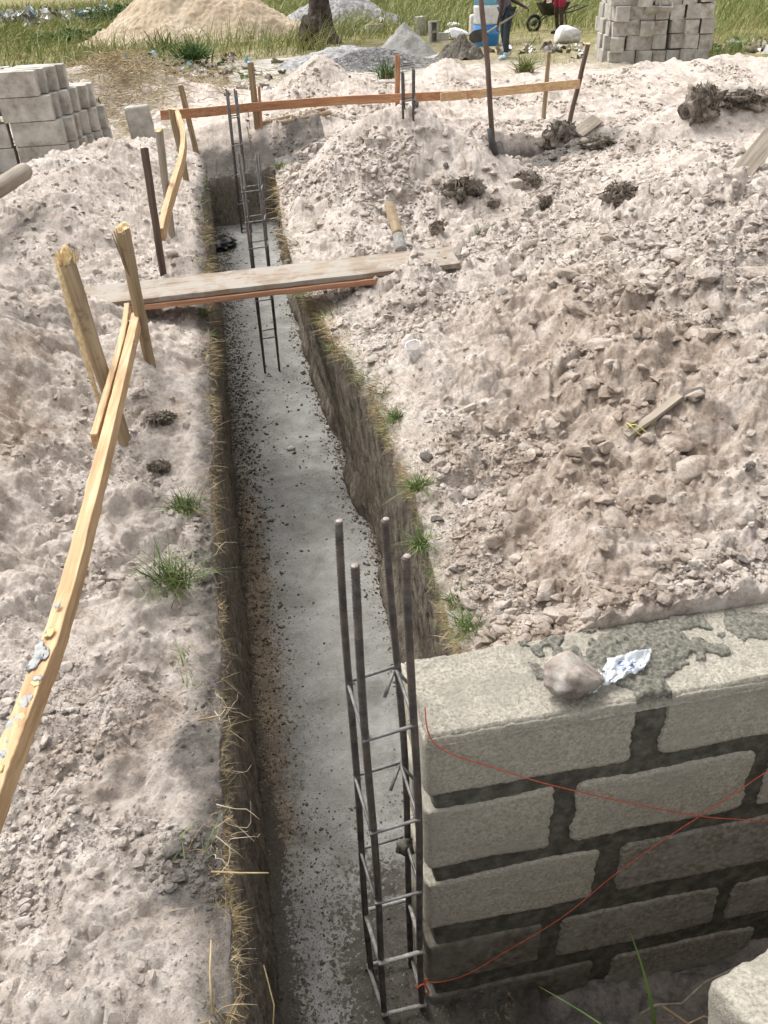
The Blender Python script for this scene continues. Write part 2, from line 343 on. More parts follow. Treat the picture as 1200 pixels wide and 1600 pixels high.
def concrete_floor():
    t = NT('footing_concrete'); r, g, b, a = t.attr('mask'); p = t.pos()
    n1 = t.noise(1.3, 5, .6); n2 = t.noise(7, 6, .7); n3 = t.noise(60, 5, .75); n5 = t.noise(170, 3, .7)
    c = t.ramp(n2, (.36, (.20, .195, .175)), (.5, (.275, .27, .25)), (.64, (.36, .357, .335)))
    c = t.mix(t.ramp(n1, (.4, 0.), (.65, .6)), c, t.ramp(n3, (.36, (.30, .297, .28)), (.64, (.44, .437, .415))))
    c = t.mix(t.ramp(n3, (.58, 0.), (.66, .35)), c, (.14, .125, .10))
    c = t.mix(t.ramp(n5, (.64, 0.), (.70, .6)), c, (.11, .10, .08))
    k = t.math('ADD', r, t.math('MULTIPLY', t.math('SUBTRACT', n3, .5), 2.4))
    c = t.mix(t.ramp(k, (.42, 0.), (.6, .85)), c, t.ramp(n2, (.3, (.14, .10, .065)), (.7, (.36, .26, .155))))
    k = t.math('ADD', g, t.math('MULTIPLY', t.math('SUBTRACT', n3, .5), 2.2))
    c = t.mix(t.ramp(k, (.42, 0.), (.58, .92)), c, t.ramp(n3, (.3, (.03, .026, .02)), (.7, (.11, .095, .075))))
    c = t.mix(t.ramp(t.noise(2.6, 5, .65, dist=.8), (.5, 0.), (.6, .55)), c, t.mix(1., c, (.62, .61, .58), 'MULTIPLY'))
    t.bump((n2, .02, .8), (n3, .007, .8), (n5, .003, .7))
    return t.out(c, t.ramp(n2, (.3, .55), (.7, .85)), .35)
def wood(name, cols, rough=.75, grain=60, stain=None, knots=True):
    t = NT(name); oc = t.objc(); rnd = t.n('ObjectInfo').outputs['Random']
    v = t.n('VectorMath', operation='ADD'); t.put(v.inputs[0], oc); cx = t.n('CombineXYZ'); t.put(cx.inputs[0], t.math('MULTIPLY', rnd, 9.)); t.put(cx.inputs[2], t.math('MULTIPLY', rnd, 31.)); t.put(v.inputs[1], cx.outputs[0])
    vv = v.outputs[0]; g1 = t.noise(grain, 5, .65, vec=t.scale(vv, (1, 1, .06)), dist=.5); g2 = t.noise(grain*3, 3, .6, vec=t.scale(vv, (1, 1, .03))); g3 = t.noise(5, 4, .6, vec=vv)
    c = t.ramp(g1, *[(.3+.4*i/(len(cols)-1), q) for i, q in enumerate(cols)])
    c = t.mix(.5, c, t.ramp(g2, (.3, (.6, .6, .6)), (.6, (1.1, 1.1, 1.1))), 'MULTIPLY')
    c = t.mix(t.ramp(g3, (.45, 0.), (.75, .5)), c, t.mix(1., c, (.68, .60, .52), 'MULTIPLY'))
    if stain: c = t.mix(t.ramp(t.noise(stain[0], 5, .7, vec=vv), (stain[2]-.05, 0.), (stain[2]+.04, stain[3] if len(stain) > 3 else .9)), c, stain[1])
    t.bump((g1, .002, .6), (g2, .001, .5)); return t.out(c, rough, .3)
def leafmat(name, cols, scale=9, sub=0.):
    t = NT(name); c = t.ramp(t.noise(scale, 3, .6), *[(.3+.4*i/(len(cols)-1), q) for i, q in enumerate(cols)]); m = t.out(c, .6, .3); return m
MAT = dict(
 soil=soil_mat(), footing=concrete_floor(),
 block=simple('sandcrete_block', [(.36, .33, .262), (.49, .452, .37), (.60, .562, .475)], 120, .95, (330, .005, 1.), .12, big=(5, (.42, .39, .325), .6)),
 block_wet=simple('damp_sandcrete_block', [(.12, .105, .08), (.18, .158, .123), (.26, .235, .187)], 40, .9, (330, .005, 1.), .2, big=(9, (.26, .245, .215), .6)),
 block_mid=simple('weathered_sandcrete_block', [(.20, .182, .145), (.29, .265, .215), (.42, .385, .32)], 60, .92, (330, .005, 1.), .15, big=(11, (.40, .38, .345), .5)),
 mortar=simple('wet_mortar', [(.06, .056, .045), (.095, .089, .072), (.145, .136, .112)], 30, .8, (120, .003, .6), .25),
 mortar_rough=simple('rough_mortar', [(.10, .095, .076), (.17, .163, .135), (.26, .25, .21)], 110, .9, (260, .006, .9), .2),
 cap=simple('pale_cement_cap', [(.27, .245, .20), (.42, .385, .32), (.54, .50, .425)], 130, .95, (320, .006, 1.), .12, big=(12, (.30, .285, .24), .6)),
 stackblock=simple('stacked_block_grey', [(.30, .28, .245), (.42, .40, .36), (.52, .50, .46)], 7, .95, (90, .004, .6), .15, big=(3.2, (.27, .25, .21), .55)),
 stackblock2=simple('stacked_block_brown', [(.24, .21, .175), (.36, .33, .285), (.48, .45, .41)], 9, .95, (90, .004, .6), .15, big=(3., (.62, .60, .57), .4)),
 hollow=simple('block_inside', [(.07, .065, .055), (.11, .10, .09)], 20, .95),
 rebar=simple('rebar_steel', [(.05, .046, .045), (.09, .082, .078), (.15, .13, .115)], 35, .65, (150, .001, .5), .5, Metallic=.2, big=(9, (.13, .095, .075), .5)),
 rebarcut=simple('cut_steel', [(.20, .16, .14), (.34, .29, .26)], 90, .5, None, .5),
 stirrup=simple('stirrup_steel', [(.09, .085, .082), (.16, .15, .145), (.22, .21, .2)], 40, .6, (150, .001, .4), .5, Metallic=.3),
 cement_crust=simple('cement_crust', [(.22, .21, .19), (.40, .39, .36)], 90, .95, (200, .003, .8)),
 lumber=wood('fresh_sawn_lumber', [(.36, .215, .11), (.50, .33, .18), (.62, .45, .28)], grain=45),
 lumber_red=wood('reddish_lumber', [(.30, .14, .07), (.42, .21, .11), (.52, .30, .17)], grain=40),
 plank=wood('cement_stained_plank', [(.17, .125, .09), (.25, .195, .145), (.33, .27, .21)], grain=30, stain=(6, (.30, .275, .24), .5, .75)),
 plankred=wood('plank_edge_wood', [(.26, .13, .075), (.38, .20, .12), (.50, .29, .18)], grain=40),
 stake=wood('debarked_stake', [(.20, .145, .085), (.31, .23, .14), (.42, .33, .215)], grain=30, stain=(14, (.14, .10, .065), .62, .6)),
 bark=wood('dark_bark', [(.06, .042, .033), (.12, .082, .062), (.19, .14, .11)], grain=30),
 greywood=wood('grey_weathered_wood', [(.20, .165, .125), (.31, .265, .21), (.40, .36, .30)], grain=35),
 cutwood=simple('splintered_pale_wood', [(.48, .33, .16), (.66, .50, .28), (.74, .62, .40)], 60, .85, (120, .004, .8)),
 paint_yellow=simple('yellow_paint_flakes', [(.50, .36, .15), (.62, .50, .25)], 40, .7), paint_grey=simple('cement_smear', [(.26, .26, .25), (.38, .385, .38)], 50, .9),
 drygrass=leafmat('dry_straw', [(.17, .12, .055), (.32, .24, .125), (.50, .41, .25)], 14),
 grass=leafmat('green_grass', [(.045, .085, .02), (.10, .16, .04), (.20, .25, .08)], 12),
 fieldgrass=leafmat('field_grass', [(.10, .14, .03), (.21, .235, .07), (.36, .33, .14)], .9),
 weed=leafmat('weed_leaf', [(.03, .07, .015), (.07, .13, .03), (.13, .19, .05)], 4),
 root=simple('pale_root', [(.30, .24, .17), (.48, .41, .31)], 30, .9, None), rootdark=simple('dark_roots', [(.08, .062, .045), (.20, .165, .125)], 30, .9, None),
 turf=simple('dark_turf', [(.035, .029, .023), (.095, .08, .064), (.24, .205, .17)], 26, .98, (90, .008, .9), .1, big=(7, (.36, .31, .265), .85)),
 string=simple('red_string', [(.45, .075, .04), (.60, .14, .08)], 60, .8, None), string2=simple('dusty_string', [(.30, .22, .19), (.38, .30, .26)], 60, .8, None),
 yellow=simple('yellow_tie', [(.55, .50, .10), (.68, .62, .2)], 60, .6, None),
 stone=simple('pale_pebble', [(.36, .32, .28), (.52, .49, .45)], 40, .9, (90, .002, .5)), ball=simple('muddy_concrete_lump', [(.15, .12, .095), (.29, .25, .215), (.40, .37, .33)], 18, .95, (130, .004, .8)),
 clod=simple('firm_clay', [(.26, .195, .145), (.345, .27, .21), (.43, .355, .29)], 12, .97, (60, .006, .6), .1, big=(7, (.45, .39, .335), .6)),
 sandheap=simple('building_sand', [(.34, .265, .185), (.43, .345, .25), (.50, .415, .315)], 1.1, .95, (6, .03, .6), .1),
 gravel=simple('grey_gravel', [(.14, .135, .13), (.27, .265, .26), (.42, .41, .40)], 9, .95, None), greysand=simple('grey_quarry_dust', [(.24, .23, .21), (.33, .32, .30)], 3, .95, (30, .02, .6)),
 mortarheap=simple('fresh_mortar_heap', [(.10, .088, .07), (.19, .17, .14)], 5, .9, (30, .03, .8)),
 slab=simple('old_slab', [(.24, .215, .185), (.35, .32, .285), (.45, .42, .385)], 1.6, .9, (20, .01, .5), big=(1., (.20, .19, .17), .6)),
 blackplastic=simple('black_plastic', [(.008, .008, .009), (.02, .02, .022)], 30, .3, (40, .01, .8), .5),
 white=simple('white_plastic', [(.55, .54, .52), (.72, .71, .70)], 12, .5, (20, .02, .5)), blue=simple('blue_plastic', [(.03, .17, .42), (.06, .26, .55)], 3, .4, None), cyan=simple('light_blue_sheet', [(.12, .42, .66), (.3, .58, .78)], 4, .5, (8, .03, .6)),
 skin=simple('dark_skin', [(.035, .02, .014), (.06, .036, .026)], 10, .5, None), skirt=simple('grey_purple_shirt', [(.10, .09, .12), (.17, .155, .195)], 14, .9, (40, .01, .5)), jeans=simple('dark_jeans', [(.018, .026, .034), (.045, .058, .07)], 12, .9, (50, .006, .5)),
 red=simple('red_shorts', [(.28, .02, .05), (.40, .045, .085)], 8, .85, (30, .01, .4)), boots=simple('pale_blue_boots', [(.28, .42, .48), (.50, .60, .62)], 10, .6, None), darkmetal=simple('dark_metal', [(.02, .02, .02), (.06, .055, .05)], 8, .6, None, .5), rubber=simple('rubber', [(.012, .012, .012), (.03, .03, .03)], 8, .8, None),
 trunk=simple('burnt_trunk', [(.03, .025, .022), (.085, .068, .055), (.15, .12, .10)], 6, .95, (14, .05, .9), .1), hair=simple('black_hair', [(.008, .007, .006), (.02, .018, .016)], 60, .9),
 redearth=simple('red_earth', [(.20, .07, .035), (.32, .13, .075)], 2, .95, None))
t = NT('clear_sachet'); MAT['sachet'] = t.out((.80, .84, .88), .25, .5, Transmission_Weight=.45, Alpha=.8); t = NT('clear_cup'); MAT['cup'] = t.out((.8, .8, .8), .15, .5, Transmission_Weight=.7, Alpha=.55)
t = NT('blue_print'); MAT['print'] = t.out((.08, .12, .50), .5, .3)
# ================================================================== GROUND
def steps(a, b, f):
    out = [a]
    while out[-1] < b: out.append(out[-1]+f(out[-1]))
    return np.array(out)
ys = [steps(-3, .35, lambda y: .08 if y < .2 else .03), steps(.36, .9, lambda y: .011), steps(.91, 1.39, lambda y: .0065), steps(1.396, 1.43, lambda y: .003), steps(1.436, 1.468, lambda y: .008), steps(1.475, 8.3, lambda y: max(.0065, .0036*y)),
      steps(8.33, 9.26, lambda y: .03), steps(9.27, 9.36, lambda y: .008), steps(9.38, 14, lambda y: .0048*y), steps(14.1, 22, lambda y: .008*y), steps(22.5, 140, lambda y: .03*y)]
Y = np.concatenate(ys); NW = 44
def dist(a, b): return steps(a, b, lambda d: np.interp(d, [0, 1, 2, 4, 8, 14, 60], [.0065, .007, .010, .018, .05, .3, 5.]))
dl = dist(0, 70); dr = dist(0, 90)
yy = Y[:, None]; xl = XL(Y)[:, None]; xr = XR(Y)[:, None]; fl = XFL(Y)[:, None]; fr = XFR(Y)[:, None]
dep = (ss(YE+.03, YE-.02, Y))[:, None]
fl = fl*dep+(xl+.2*(xr-xl))*(1-dep); fr = fr*dep+(xr-.2*(xr-xl))*(1-dep)
def rimz(xc): return zfull(xc, yy*np.ones_like(xc))
XX = []; ZZ = []; WB = []
x = xl-dl[::-1][None, :-1]; XX.append(x); ZZ.append(zfull(x, yy*np.ones_like(x))); WB.append(np.zeros_like(x))
tt = np.linspace(0, 1, NW)[None]; zl = rimz(xl); x = xl+(fl-xl)*tt**1.2; tw = ss(0, 1, tt*1.0)
wl_z = zl*(1-tt)+ZF(yy)*tt; XX.append(x); ZZ.append(wl_z*dep+zfull(x, yy*np.ones_like(x))*(1-dep)); WB.append(ss(0, .06, tt)*dep)
x = fl+(fr-fl)*np.linspace(0, 1, 24)[None, 1:-1]; XX.append(x); ZZ.append((ZF(yy)-.03)*dep+zfull(x, yy*np.ones_like(x))*(1-dep)); WB.append(.999*np.ones_like(x)*dep)
zr = rimz(xr); t2 = tt[:, ::-1]; x = xr+(fr-xr)*t2**1.2; slump = .10*ss(.72, 1, t2)*ss(0, .3, noise2(yy*2.2, 5.5)+.15)
XX.append(x-slump*.6); ZZ.append((zr*(1-t2)+ZF(yy)*t2+slump*.5)*dep+zfull(x, yy*np.ones_like(x))*(1-dep)); WB.append(ss(0, .06, t2)*dep)
x = xr+dr[None, 1:]; XX.append(x); ZZ.append(zfull(x, yy*np.ones_like(x))); WB.append(np.zeros_like(x))
X = np.concatenate(XX, 1); Z = np.concatenate(ZZ, 1); WBm = np.concatenate([np.broadcast_to(w, xx.shape) for w, xx in zip(WB, XX)], 1); YY = np.broadcast_to(yy, X.shape)
Pn = np.stack([X, YY, Z], -1); du = np.gradient(Pn, axis=1); dv = np.gradient(Pn, axis=0); N = np.cross(du, dv); N /= np.linalg.norm(N, axis=2, keepdims=True)+1e-12
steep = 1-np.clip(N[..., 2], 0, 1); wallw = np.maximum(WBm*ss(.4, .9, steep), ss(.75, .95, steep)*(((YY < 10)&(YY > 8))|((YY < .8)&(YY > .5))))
dn = .010*noise3(X*5, YY*4, Z*3)+.013*noise3(X*9, YY*13, Z*3.2)+.009*np.abs(noise3(X*30, YY*30, Z*13))+.008*noise3(X*60, YY*60, Z*38)+.004*noise3(X*130, YY*130, Z*90)
Pn = Pn+N*(dn*wallw)[..., None]
def soilmask(x, y, z=None):
    b = .15+0*x
    for px, py, r, w in ((870, 480, .5, .8), (950, 640, .45, .7), (1000, 800, .3, .75), (860, 900, .25, .8), (750, 760, .2, .55), (1080, 560, .5, .6), (1010, 700, .25, .7), (820, 640, .3, .5)):
        c = P(px, py, .25); b = b+.8*w*np.exp(-((x-c[0])**2+(y-c[1])**2)/(r*r))
    for px, py, r, w in ((20, 730, .22, .9), (90, 1180, .12, .4), (200, 1110, .16, .4), (270, 650, .14, .6), (60, 650, .2, .4)):
        c = P(px, py, .0); b = b+w*np.exp(-((x-c[0])**2+(y-c[1])**2)/(r*r))
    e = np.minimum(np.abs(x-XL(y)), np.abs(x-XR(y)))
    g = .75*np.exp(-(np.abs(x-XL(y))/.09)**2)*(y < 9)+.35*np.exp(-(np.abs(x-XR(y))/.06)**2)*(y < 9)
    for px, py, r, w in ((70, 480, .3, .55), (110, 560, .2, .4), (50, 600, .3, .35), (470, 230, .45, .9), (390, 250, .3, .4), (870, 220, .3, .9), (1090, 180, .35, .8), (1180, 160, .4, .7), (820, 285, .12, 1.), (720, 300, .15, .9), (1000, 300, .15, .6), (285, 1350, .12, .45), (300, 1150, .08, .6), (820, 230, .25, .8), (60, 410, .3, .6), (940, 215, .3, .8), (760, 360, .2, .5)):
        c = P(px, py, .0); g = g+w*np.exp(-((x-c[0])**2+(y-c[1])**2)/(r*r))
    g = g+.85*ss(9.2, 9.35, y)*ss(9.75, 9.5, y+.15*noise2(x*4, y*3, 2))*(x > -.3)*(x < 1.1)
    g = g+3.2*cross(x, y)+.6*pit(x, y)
    wt = np.zeros_like(x)
    for px, py, r, w in ((850, 270, .5, .5), (1160, 880, .3, .45), (560, 520, .3, .3), (1150, 560, .4, .3)):
        c = P(px, py, .1); wt = wt+w*np.exp(-((x-c[0])**2+(y-c[1])**2)/(r*r))
    b = b-wt+.22*ss(7.5, 11, y)
    a = np.maximum(ss(20.5, 23, y), ss(15.2, 17.5, y+1.5*noise2(x*.5, y*.5, 3)+.0*x)*.85)
    a = np.maximum(a, .6*ss(11., 12.5, y)*ss(-.2, -.9, x)*ss(-.2, .2, noise2(x*1.6, y*1.6, 22)))
    a = np.maximum(a, .5*ss(9.6, 9.9, y)*ss(-.3, -.6, x)*ss(.05, .3, noise2(x*2.6, y*2.6, 23)))
    a = np.maximum(a, ss(13.5, 15., y)*ss(5, 9, x))
    g = g+.0*a
    return np.clip(b, 0, 1), np.clip(g, 0, 1), a
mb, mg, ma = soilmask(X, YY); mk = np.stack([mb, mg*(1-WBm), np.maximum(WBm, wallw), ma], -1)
nr, nc = X.shape; i = np.arange(nr-1)[:, None]*nc+np.arange(nc-1)[None]; F = np.stack([i, i+1, i+nc+1, i+nc], -1).reshape(-1, 4)
tag(link('ground', rawmesh('ground', Pn.reshape(-1, 3), F, True, {'mask': mk.reshape(-1, 4)}), MAT['soil']), kind='structure')
print('ground verts', nr*nc)
# ---- concrete footing in the trench floor
def footz(x, y):
    z = ZF(y)+.012+.008*noise2(x*3, y*3, 31)+.003*noise2(x*22, y*22, 32)
    dirt = ss(1.9, 1.35, y+.15*noise2(x*6, y*6, 33))*ss(-.1, .15, x)+ss(.6, .2, y)
    return z+dirt*(.02*np.abs(noise2(x*14, y*14, 34))+.02*lumps(x, y, .05, 9)), dirt
fy = steps(-1, 9.38, lambda y: .05 if y < .6 else max(.009, .004*(y+1))); u = np.linspace(0, 1, 110)
FX = (XFL(fy)-.05)[:, None]+((XFR(fy)+.08)-(XFL(fy)-.05))[:, None]*u[None]; FY = np.broadcast_to(fy[:, None], FX.shape); FZ, fd = footz(FX, FY)
dL = FX-XFL(fy)[:, None]; dR = XFR(fy)[:, None]-FX
r_ = np.exp(-(np.clip(dL, 0, 9)/.15)**1.5)*(1.05+.3*noise2(FY*2, FX*0, 2))*ss(5.5, 3, FY)*ss(1.3, 1.9, FY)+.55*np.exp(-(np.clip(dR, 0, 9)/.08)**1.4)*ss(.0, .4, noise2(FY*1.6, FY*0, 5)+.15)
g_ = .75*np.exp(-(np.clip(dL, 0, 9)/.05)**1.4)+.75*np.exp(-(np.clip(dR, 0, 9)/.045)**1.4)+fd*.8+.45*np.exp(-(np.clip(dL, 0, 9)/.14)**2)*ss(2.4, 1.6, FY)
nr, nc = FX.shape; i = np.arange(nr-1)[:, None]*nc+np.arange(nc-1)[None]; F = np.stack([i, i+1, i+nc+1, i+nc], -1).reshape(-1, 4)
tag(link('concrete_footing', rawmesh('concrete_footing', np.stack([FX, FY, FZ], -1).reshape(-1, 3), F, True, {'mask': np.stack([np.clip(r_, 0, 1), np.clip(g_, 0, 1), 0*g_, 0*g_], -1).reshape(-1, 4)}), MAT['footing']), kind='structure')
# ---- loose clods over the spoil
def scatter(n, y0, y1, xfun, smin, smax, pw, dens=None):
    yv = np.exp(rng.uniform(math.log(y0), math.log(y1), n)); a, b = xfun(yv); xv = rng.uniform(0, 1, n)*(b-a)+a
    s = smin*(1-rng.uniform(0, 1, n)*(1-(smin/smax)**pw))**(-1/pw)*np.clip(yv/3, 1, 2.2)
    k = np.ones(n, bool)
    if dens is not None: k = rng.uniform(0, 1, n) < dens(xv, yv)
    return xv[k], yv[k], s[k]
def put_clods(name, n, y0, y1, xf, smin, smax, pw, dens=None, label=None):
    x, y, s = scatter(n, y0, y1, xf, smin, smax, pw, dens); k = (pit(x, y) < .1)&(cross(x, y) < .2); x, y, s = x[k], y[k], s[k]
    z = zfull(x, y)+s*.15; b, g, a = soilmask(x, y); b = np.clip(b+rng.normal(0, .12, len(b)), 0, 1); g = np.clip(g+rng.choice([0, .7], len(g), p=[.97, .03])*1., 0, 1)
    o = clods(name, np.stack([x, y, z], 1), s, MAT['soil'], np.stack([b, g, 0*b, a*0], 1), flat=.7); tag(o, label, 'soil clods', kind='stuff')
dr_ = lambda x, y: np.clip(.05+1.2*ss(-.1, .3, noise2(x*1.3, y*1.3, 13)+.6*noise2(x*3.3, y*3.3, 14)+.06)*ss(0, .07, x-XR(y)-.02), 0, 1)
put_clods('soil_clods', 110000, 1.45, 5.6, lambda y: (XR(y)+.01, .55+y*.62), .0028, .034, 2.05, dr_, 'crumbly brown and pale clods covering the big heap right of the trench')
put_clods('soil_clods', 1300, 1.6, 7., lambda y: (XR(y)+.08, .5+y*.58), .018, .06, 2.4, lambda x, y: np.clip(.04+.55*ss(.0, .35, noise2(x*1.2, y*1.2, 55)+.12*(y < 4))*ss(.25, .8, x-XR(y)), 0, 1), 'larger broken clods lying on the right hand heap')
put_clods('soil_clods', 60000, .55, 5.2, lambda y: (-.35-y*.33, XL(y)-.01), .0022, .026, 2.1, lambda x, y: np.clip(.05+.9*ss(0., .35, noise2(x*2.2, y*2.2, 41)+.5*noise2(x*5, y*5, 42)), 0, 1), 'small pale clods strewn over the ground left of the trench')
put_clods('soil_clods', 40000, 5.2, 11.5, lambda y: (XR(y)+.02, .5+y*.58), .004, .024, 2.1, lambda x, y: np.clip(.06+.9*ss(-.05, .35, noise2(x*1.3, y*1.3, 43)+.5*noise2(x*3, y*3, 42)), 0, 1), 'clods over the farther heaps behind the plank')
put_clods('soil_clods', 3000, 5, 11, lambda y: (-.5-y*.3, XL(y)-.03), .004, .018, 2.1, lambda x, y: .6+0*x, 'clods on the left heaps beyond the plank')
# crumbs fallen on the footing
n = 22000; y = np.exp(rng.uniform(math.log(1.0), math.log(9.2), n)); side = rng.uniform(0, 1, n); ex = np.abs(rng.normal(0, .085, n))
x = np.where(side < .55, XFL(y)+ex*1.1, np.where(side < .93, XFR(y)-ex*.6, rng.uniform(-.16, .48, n))); k2 = y < 1.9; x = np.where(k2 & (rng.uniform(0, 1, n) < .6), rng.uniform(-.1, .5, n), x)
s = .002*(1-rng.uniform(0, 1, n)*.97)**(-1/1.9)*np.clip(y/2.5, .8, 2); s = np.clip(s*.95, .001, .013)
k = (x > XFL(y)-.01)&(x < XFR(y)+.02); x, y, s = x[k], y[k], s[k]; z = footz(x, y)[0]+s*.2
tag(clods('soil_crumbs', np.stack([x, y, z], 1), s, simple('dark_crumbs', [(.05, .042, .032), (.13, .105, .075), (.24, .19, .13)], 30, .95, None), flat=.7), 'dark soil crumbs fallen on the grey footing', 'soil crumbs', kind='stuff')
# ================================================================== BLOCK WALL
YF, YB, XW, XE = 1.186, 1.424, .268, 2.3
wall = thing('block_wall', 'low mortared sandcrete block wall with smeared dark joints at lower right', 'wall', (XW, YF, -1.2))
def wl_(o): o.location = (-XW, -YF, 1.2); return o
# mortar core, slightly behind the block faces
V, F = rbox((XE-XW-.02)/2, (YB-YF-.016)/2, .62, amp=.003, rad=.012, freq=18, div=(150, 10, 90)); V += np.array([(XE+XW)/2+.006, (YB+YF)/2-.0045, -.56])
V[:, 2] = np.minimum(V[:, 2], .068)
wl_(weld(link('mortar', rawmesh('mortar', V, F), MAT['mortar'], wall)))
def patch(x0, x1, z0, z1, mat, seed, leftround=False, name='block'):
    """a block of the wall: face outline gnawed by the mortar smeared over its edges"""
    nx = max(8, int((x1-x0)/.004)); nz = max(8, int((z1-z0)/.004)); z0 -= .004; z1 += .006*(z1 < 0); u = np.linspace(0, 1, nx+1)[None]; w = np.linspace(0, 1, nz+1)[:, None]
    Xp = x0+(x1-x0)*u+0*w; Zp = z0+(z1-z0)*w+0*u; cx, cz = (x0+x1)/2, (z0+z1)/2
    e = np.minimum(np.minimum((Xp-x0)+(.02 if leftround else 0), x1-Xp), np.minimum(Zp-z0, z1-Zp))
    gx = .011*noise2(Xp*0+seed, Zp*12, 51)+.005*noise2(Zp*50, Xp*0+seed, 52)+.003*noise2(Zp*140, Xp*0+seed, 52); gz = .008*noise2(Xp*6, Zp*0+seed*2, 53)+.003*noise2(Xp*40, Zp*0+seed, 54)+.002*noise2(Xp*130, Zp*0+seed, 54)
    fx = (np.abs(Xp-cx)/((x1-x0)/2))**6; fz = (np.abs(Zp-cz)/((z1-z0)/2))**4
    lr = ss(x0, x0+.05, Xp) if leftround else 1
    rr = .022 if not leftround else .014
    ax, az = (x1-x0)/2-rr, (z1-z0)/2-rr; qx = np.clip(Xp-cx, -ax, ax); qz = np.clip(Zp-cz, -az, az); dx, dz = Xp-cx-qx, Zp-cz-qz
    m = np.maximum(np.abs(dx), np.abs(dz)); l = np.hypot(dx, dz)+1e-9; sc = np.where(l > 1e-8, m/l, 1)
    Xp = cx+qx+dx*sc+gx*fx*lr*np.sign(Xp-cx); Zp = cz+qz+dz*sc+gz*fz*np.sign(Zp-cz)
    prof = ss(0, .010, e if not leftround else np.minimum(np.minimum(x1-(x0+(x1-x0)*u+0*w), (x1-x0)), np.minimum((z1-z0)*w+0*u, (z1-z0)*(1-w)+0*u)))
    yf = YF-.0035-.002*prof+.0012*noise2(Xp*22, Zp*22, seed)+.0010*noise2(Xp*90, Zp*90, seed)+.0014*noise2(Xp*230, Zp*230, seed)+(0 if not leftround else .016*ss(x0+.014, x0, Xp)**2)
    Pf = np.stack([Xp, yf, Zp], -1); V = list(Pf.reshape(-1, 3)); nr, nc = Xp.shape; i = np.arange(nr-1)[:, None]*nc+np.arange(nc-1)[None]
    F = np.stack([i, i+1, i+nc+1, i+nc], -1).reshape(-1, 4).tolist(); me = MB(); me.add(V, F)
    # sides running back through the wall
    ring = [j for j in range(nc)]+[r*nc+nc-1 for r in range(1, nr)]+[(nr-1)*nc+j for j in range(nc-2, -1, -1)]+[r*nc for r in range(nr-2, 0, -1)]
    L = len(ring); rp = [V[q] for q in ring]; ny = 26; VV = []; FF = []
    for a in range(ny+1):
        yb = (YB-YF+.002)*a/ny
        for q, p in enumerate(rp):
            px, pz = p[0], p[2]; k = min(1, a/1.5)
            j = .0022*noise3(px*30, (p[1]+yb)*30, pz*30)*k
            VV.append((px+(j-.0015*k)*(1 if px < cx else 0), p[1]+yb*(1-.0), pz))
    for a in range(ny):
        for q in range(L): FF.append((a*L+q, (a+1)*L+q, (a+1)*L+(q+1) % L, a*L+(q+1) % L))
    FF.append(tuple(ny*L+q for q in range(L)))
    me.add(VV, FF); o = me.build(name, MAT[mat], wall); weld(o, 2e-5); return wl_(o)
rows = [(-.115, .073, [(.262, .742), (.832, 1.30), (1.37, 1.85), (1.92, 2.28)], ['block']*4),
        (-.388, -.182, [(.262, .566), (.640, 1.082), (1.145, 1.61), (1.69, 2.15)], ['block']*4),
        (-.655, -.462, [(.262, .708), (.790, 1.24), (1.31, 1.78), (1.85, 2.25)], ['block', 'block_mid', 'block_mid', 'block_mid']),
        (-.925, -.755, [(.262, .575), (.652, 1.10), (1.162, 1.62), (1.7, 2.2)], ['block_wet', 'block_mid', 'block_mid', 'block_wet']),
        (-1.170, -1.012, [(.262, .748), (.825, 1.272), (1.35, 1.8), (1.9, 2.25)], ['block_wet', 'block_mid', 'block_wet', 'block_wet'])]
sd_ = 3.1
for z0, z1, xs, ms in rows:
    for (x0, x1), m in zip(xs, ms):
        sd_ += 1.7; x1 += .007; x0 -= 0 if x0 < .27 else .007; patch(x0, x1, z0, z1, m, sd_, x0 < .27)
# cement cap with the wet mortar spread on it
def capgrid(x0, x1, y0, y1, zf, name, mat, step=.005):
    nx, ny = int((x1-x0)/step), int((y1-y0)/step); gx, gy = np.meshgrid(np.linspace(x0, x1, nx), np.linspace(y0, y1, ny)); gz = zf(gx, gy)
    i = np.arange(ny-1)[:, None]*nx+np.arange(nx-1)[None]; F = np.stack([i, i+1, i+nx+1, i+nx], -1).reshape(-1, 4)
    return wl_(link(name, rawmesh(name, np.stack([gx, gy, gz], -1).reshape(-1, 3), F), MAT[mat], wall))
def capz(x, y):
    e = np.minimum(np.minimum(x-(XW-.007), XE-x), np.minimum(y-(YF-.009), YB+.008-y))
    e = e-.003*np.abs(noise2(x*34, y*34, 66))
    return .079+.004*noise2(x*9, y*9, 61)+.0022*noise2(x*40, y*40, 62)+.0022*noise2(x*110, y*110, 63)+.0022*noise2(x*240, y*240, 63)-.030*(1-ss(0, .013, e))**1.3
capgrid(XW-.007, XE, YF-.009, YB+.008, capz, 'cement_cap', 'cap', .004)
def wetz(x, y):
    d = 1-np.sqrt(((x-.80-.35*(y-1.29))/.13)**2+((y-1.32)/.10)**2)+.08*noise2(x*16, y*16, 71)+.05*noise2(x*60, y*60, 71)
    tail = np.minimum((.045-np.abs(x-.785))/.045, 1)*ss(1.27, 1.2, y)+.2*noise2(x*22, y*22, 72)
    k = np.clip(np.maximum(d, tail), -.4, 1); return np.where(k > 0, capz(x, y)+.004+.022*np.clip(k, 0, .5)+.006*noise2(x*70, y*70, 73)*ss(0, .2, k)+.005*lumps(x, y, .018, 4), capz(x, y)-.02)
capgrid(.55, 1.02, YF-.004, YB+.004, wetz, 'wet_mortar_patch', 'mortar_rough', .0035)
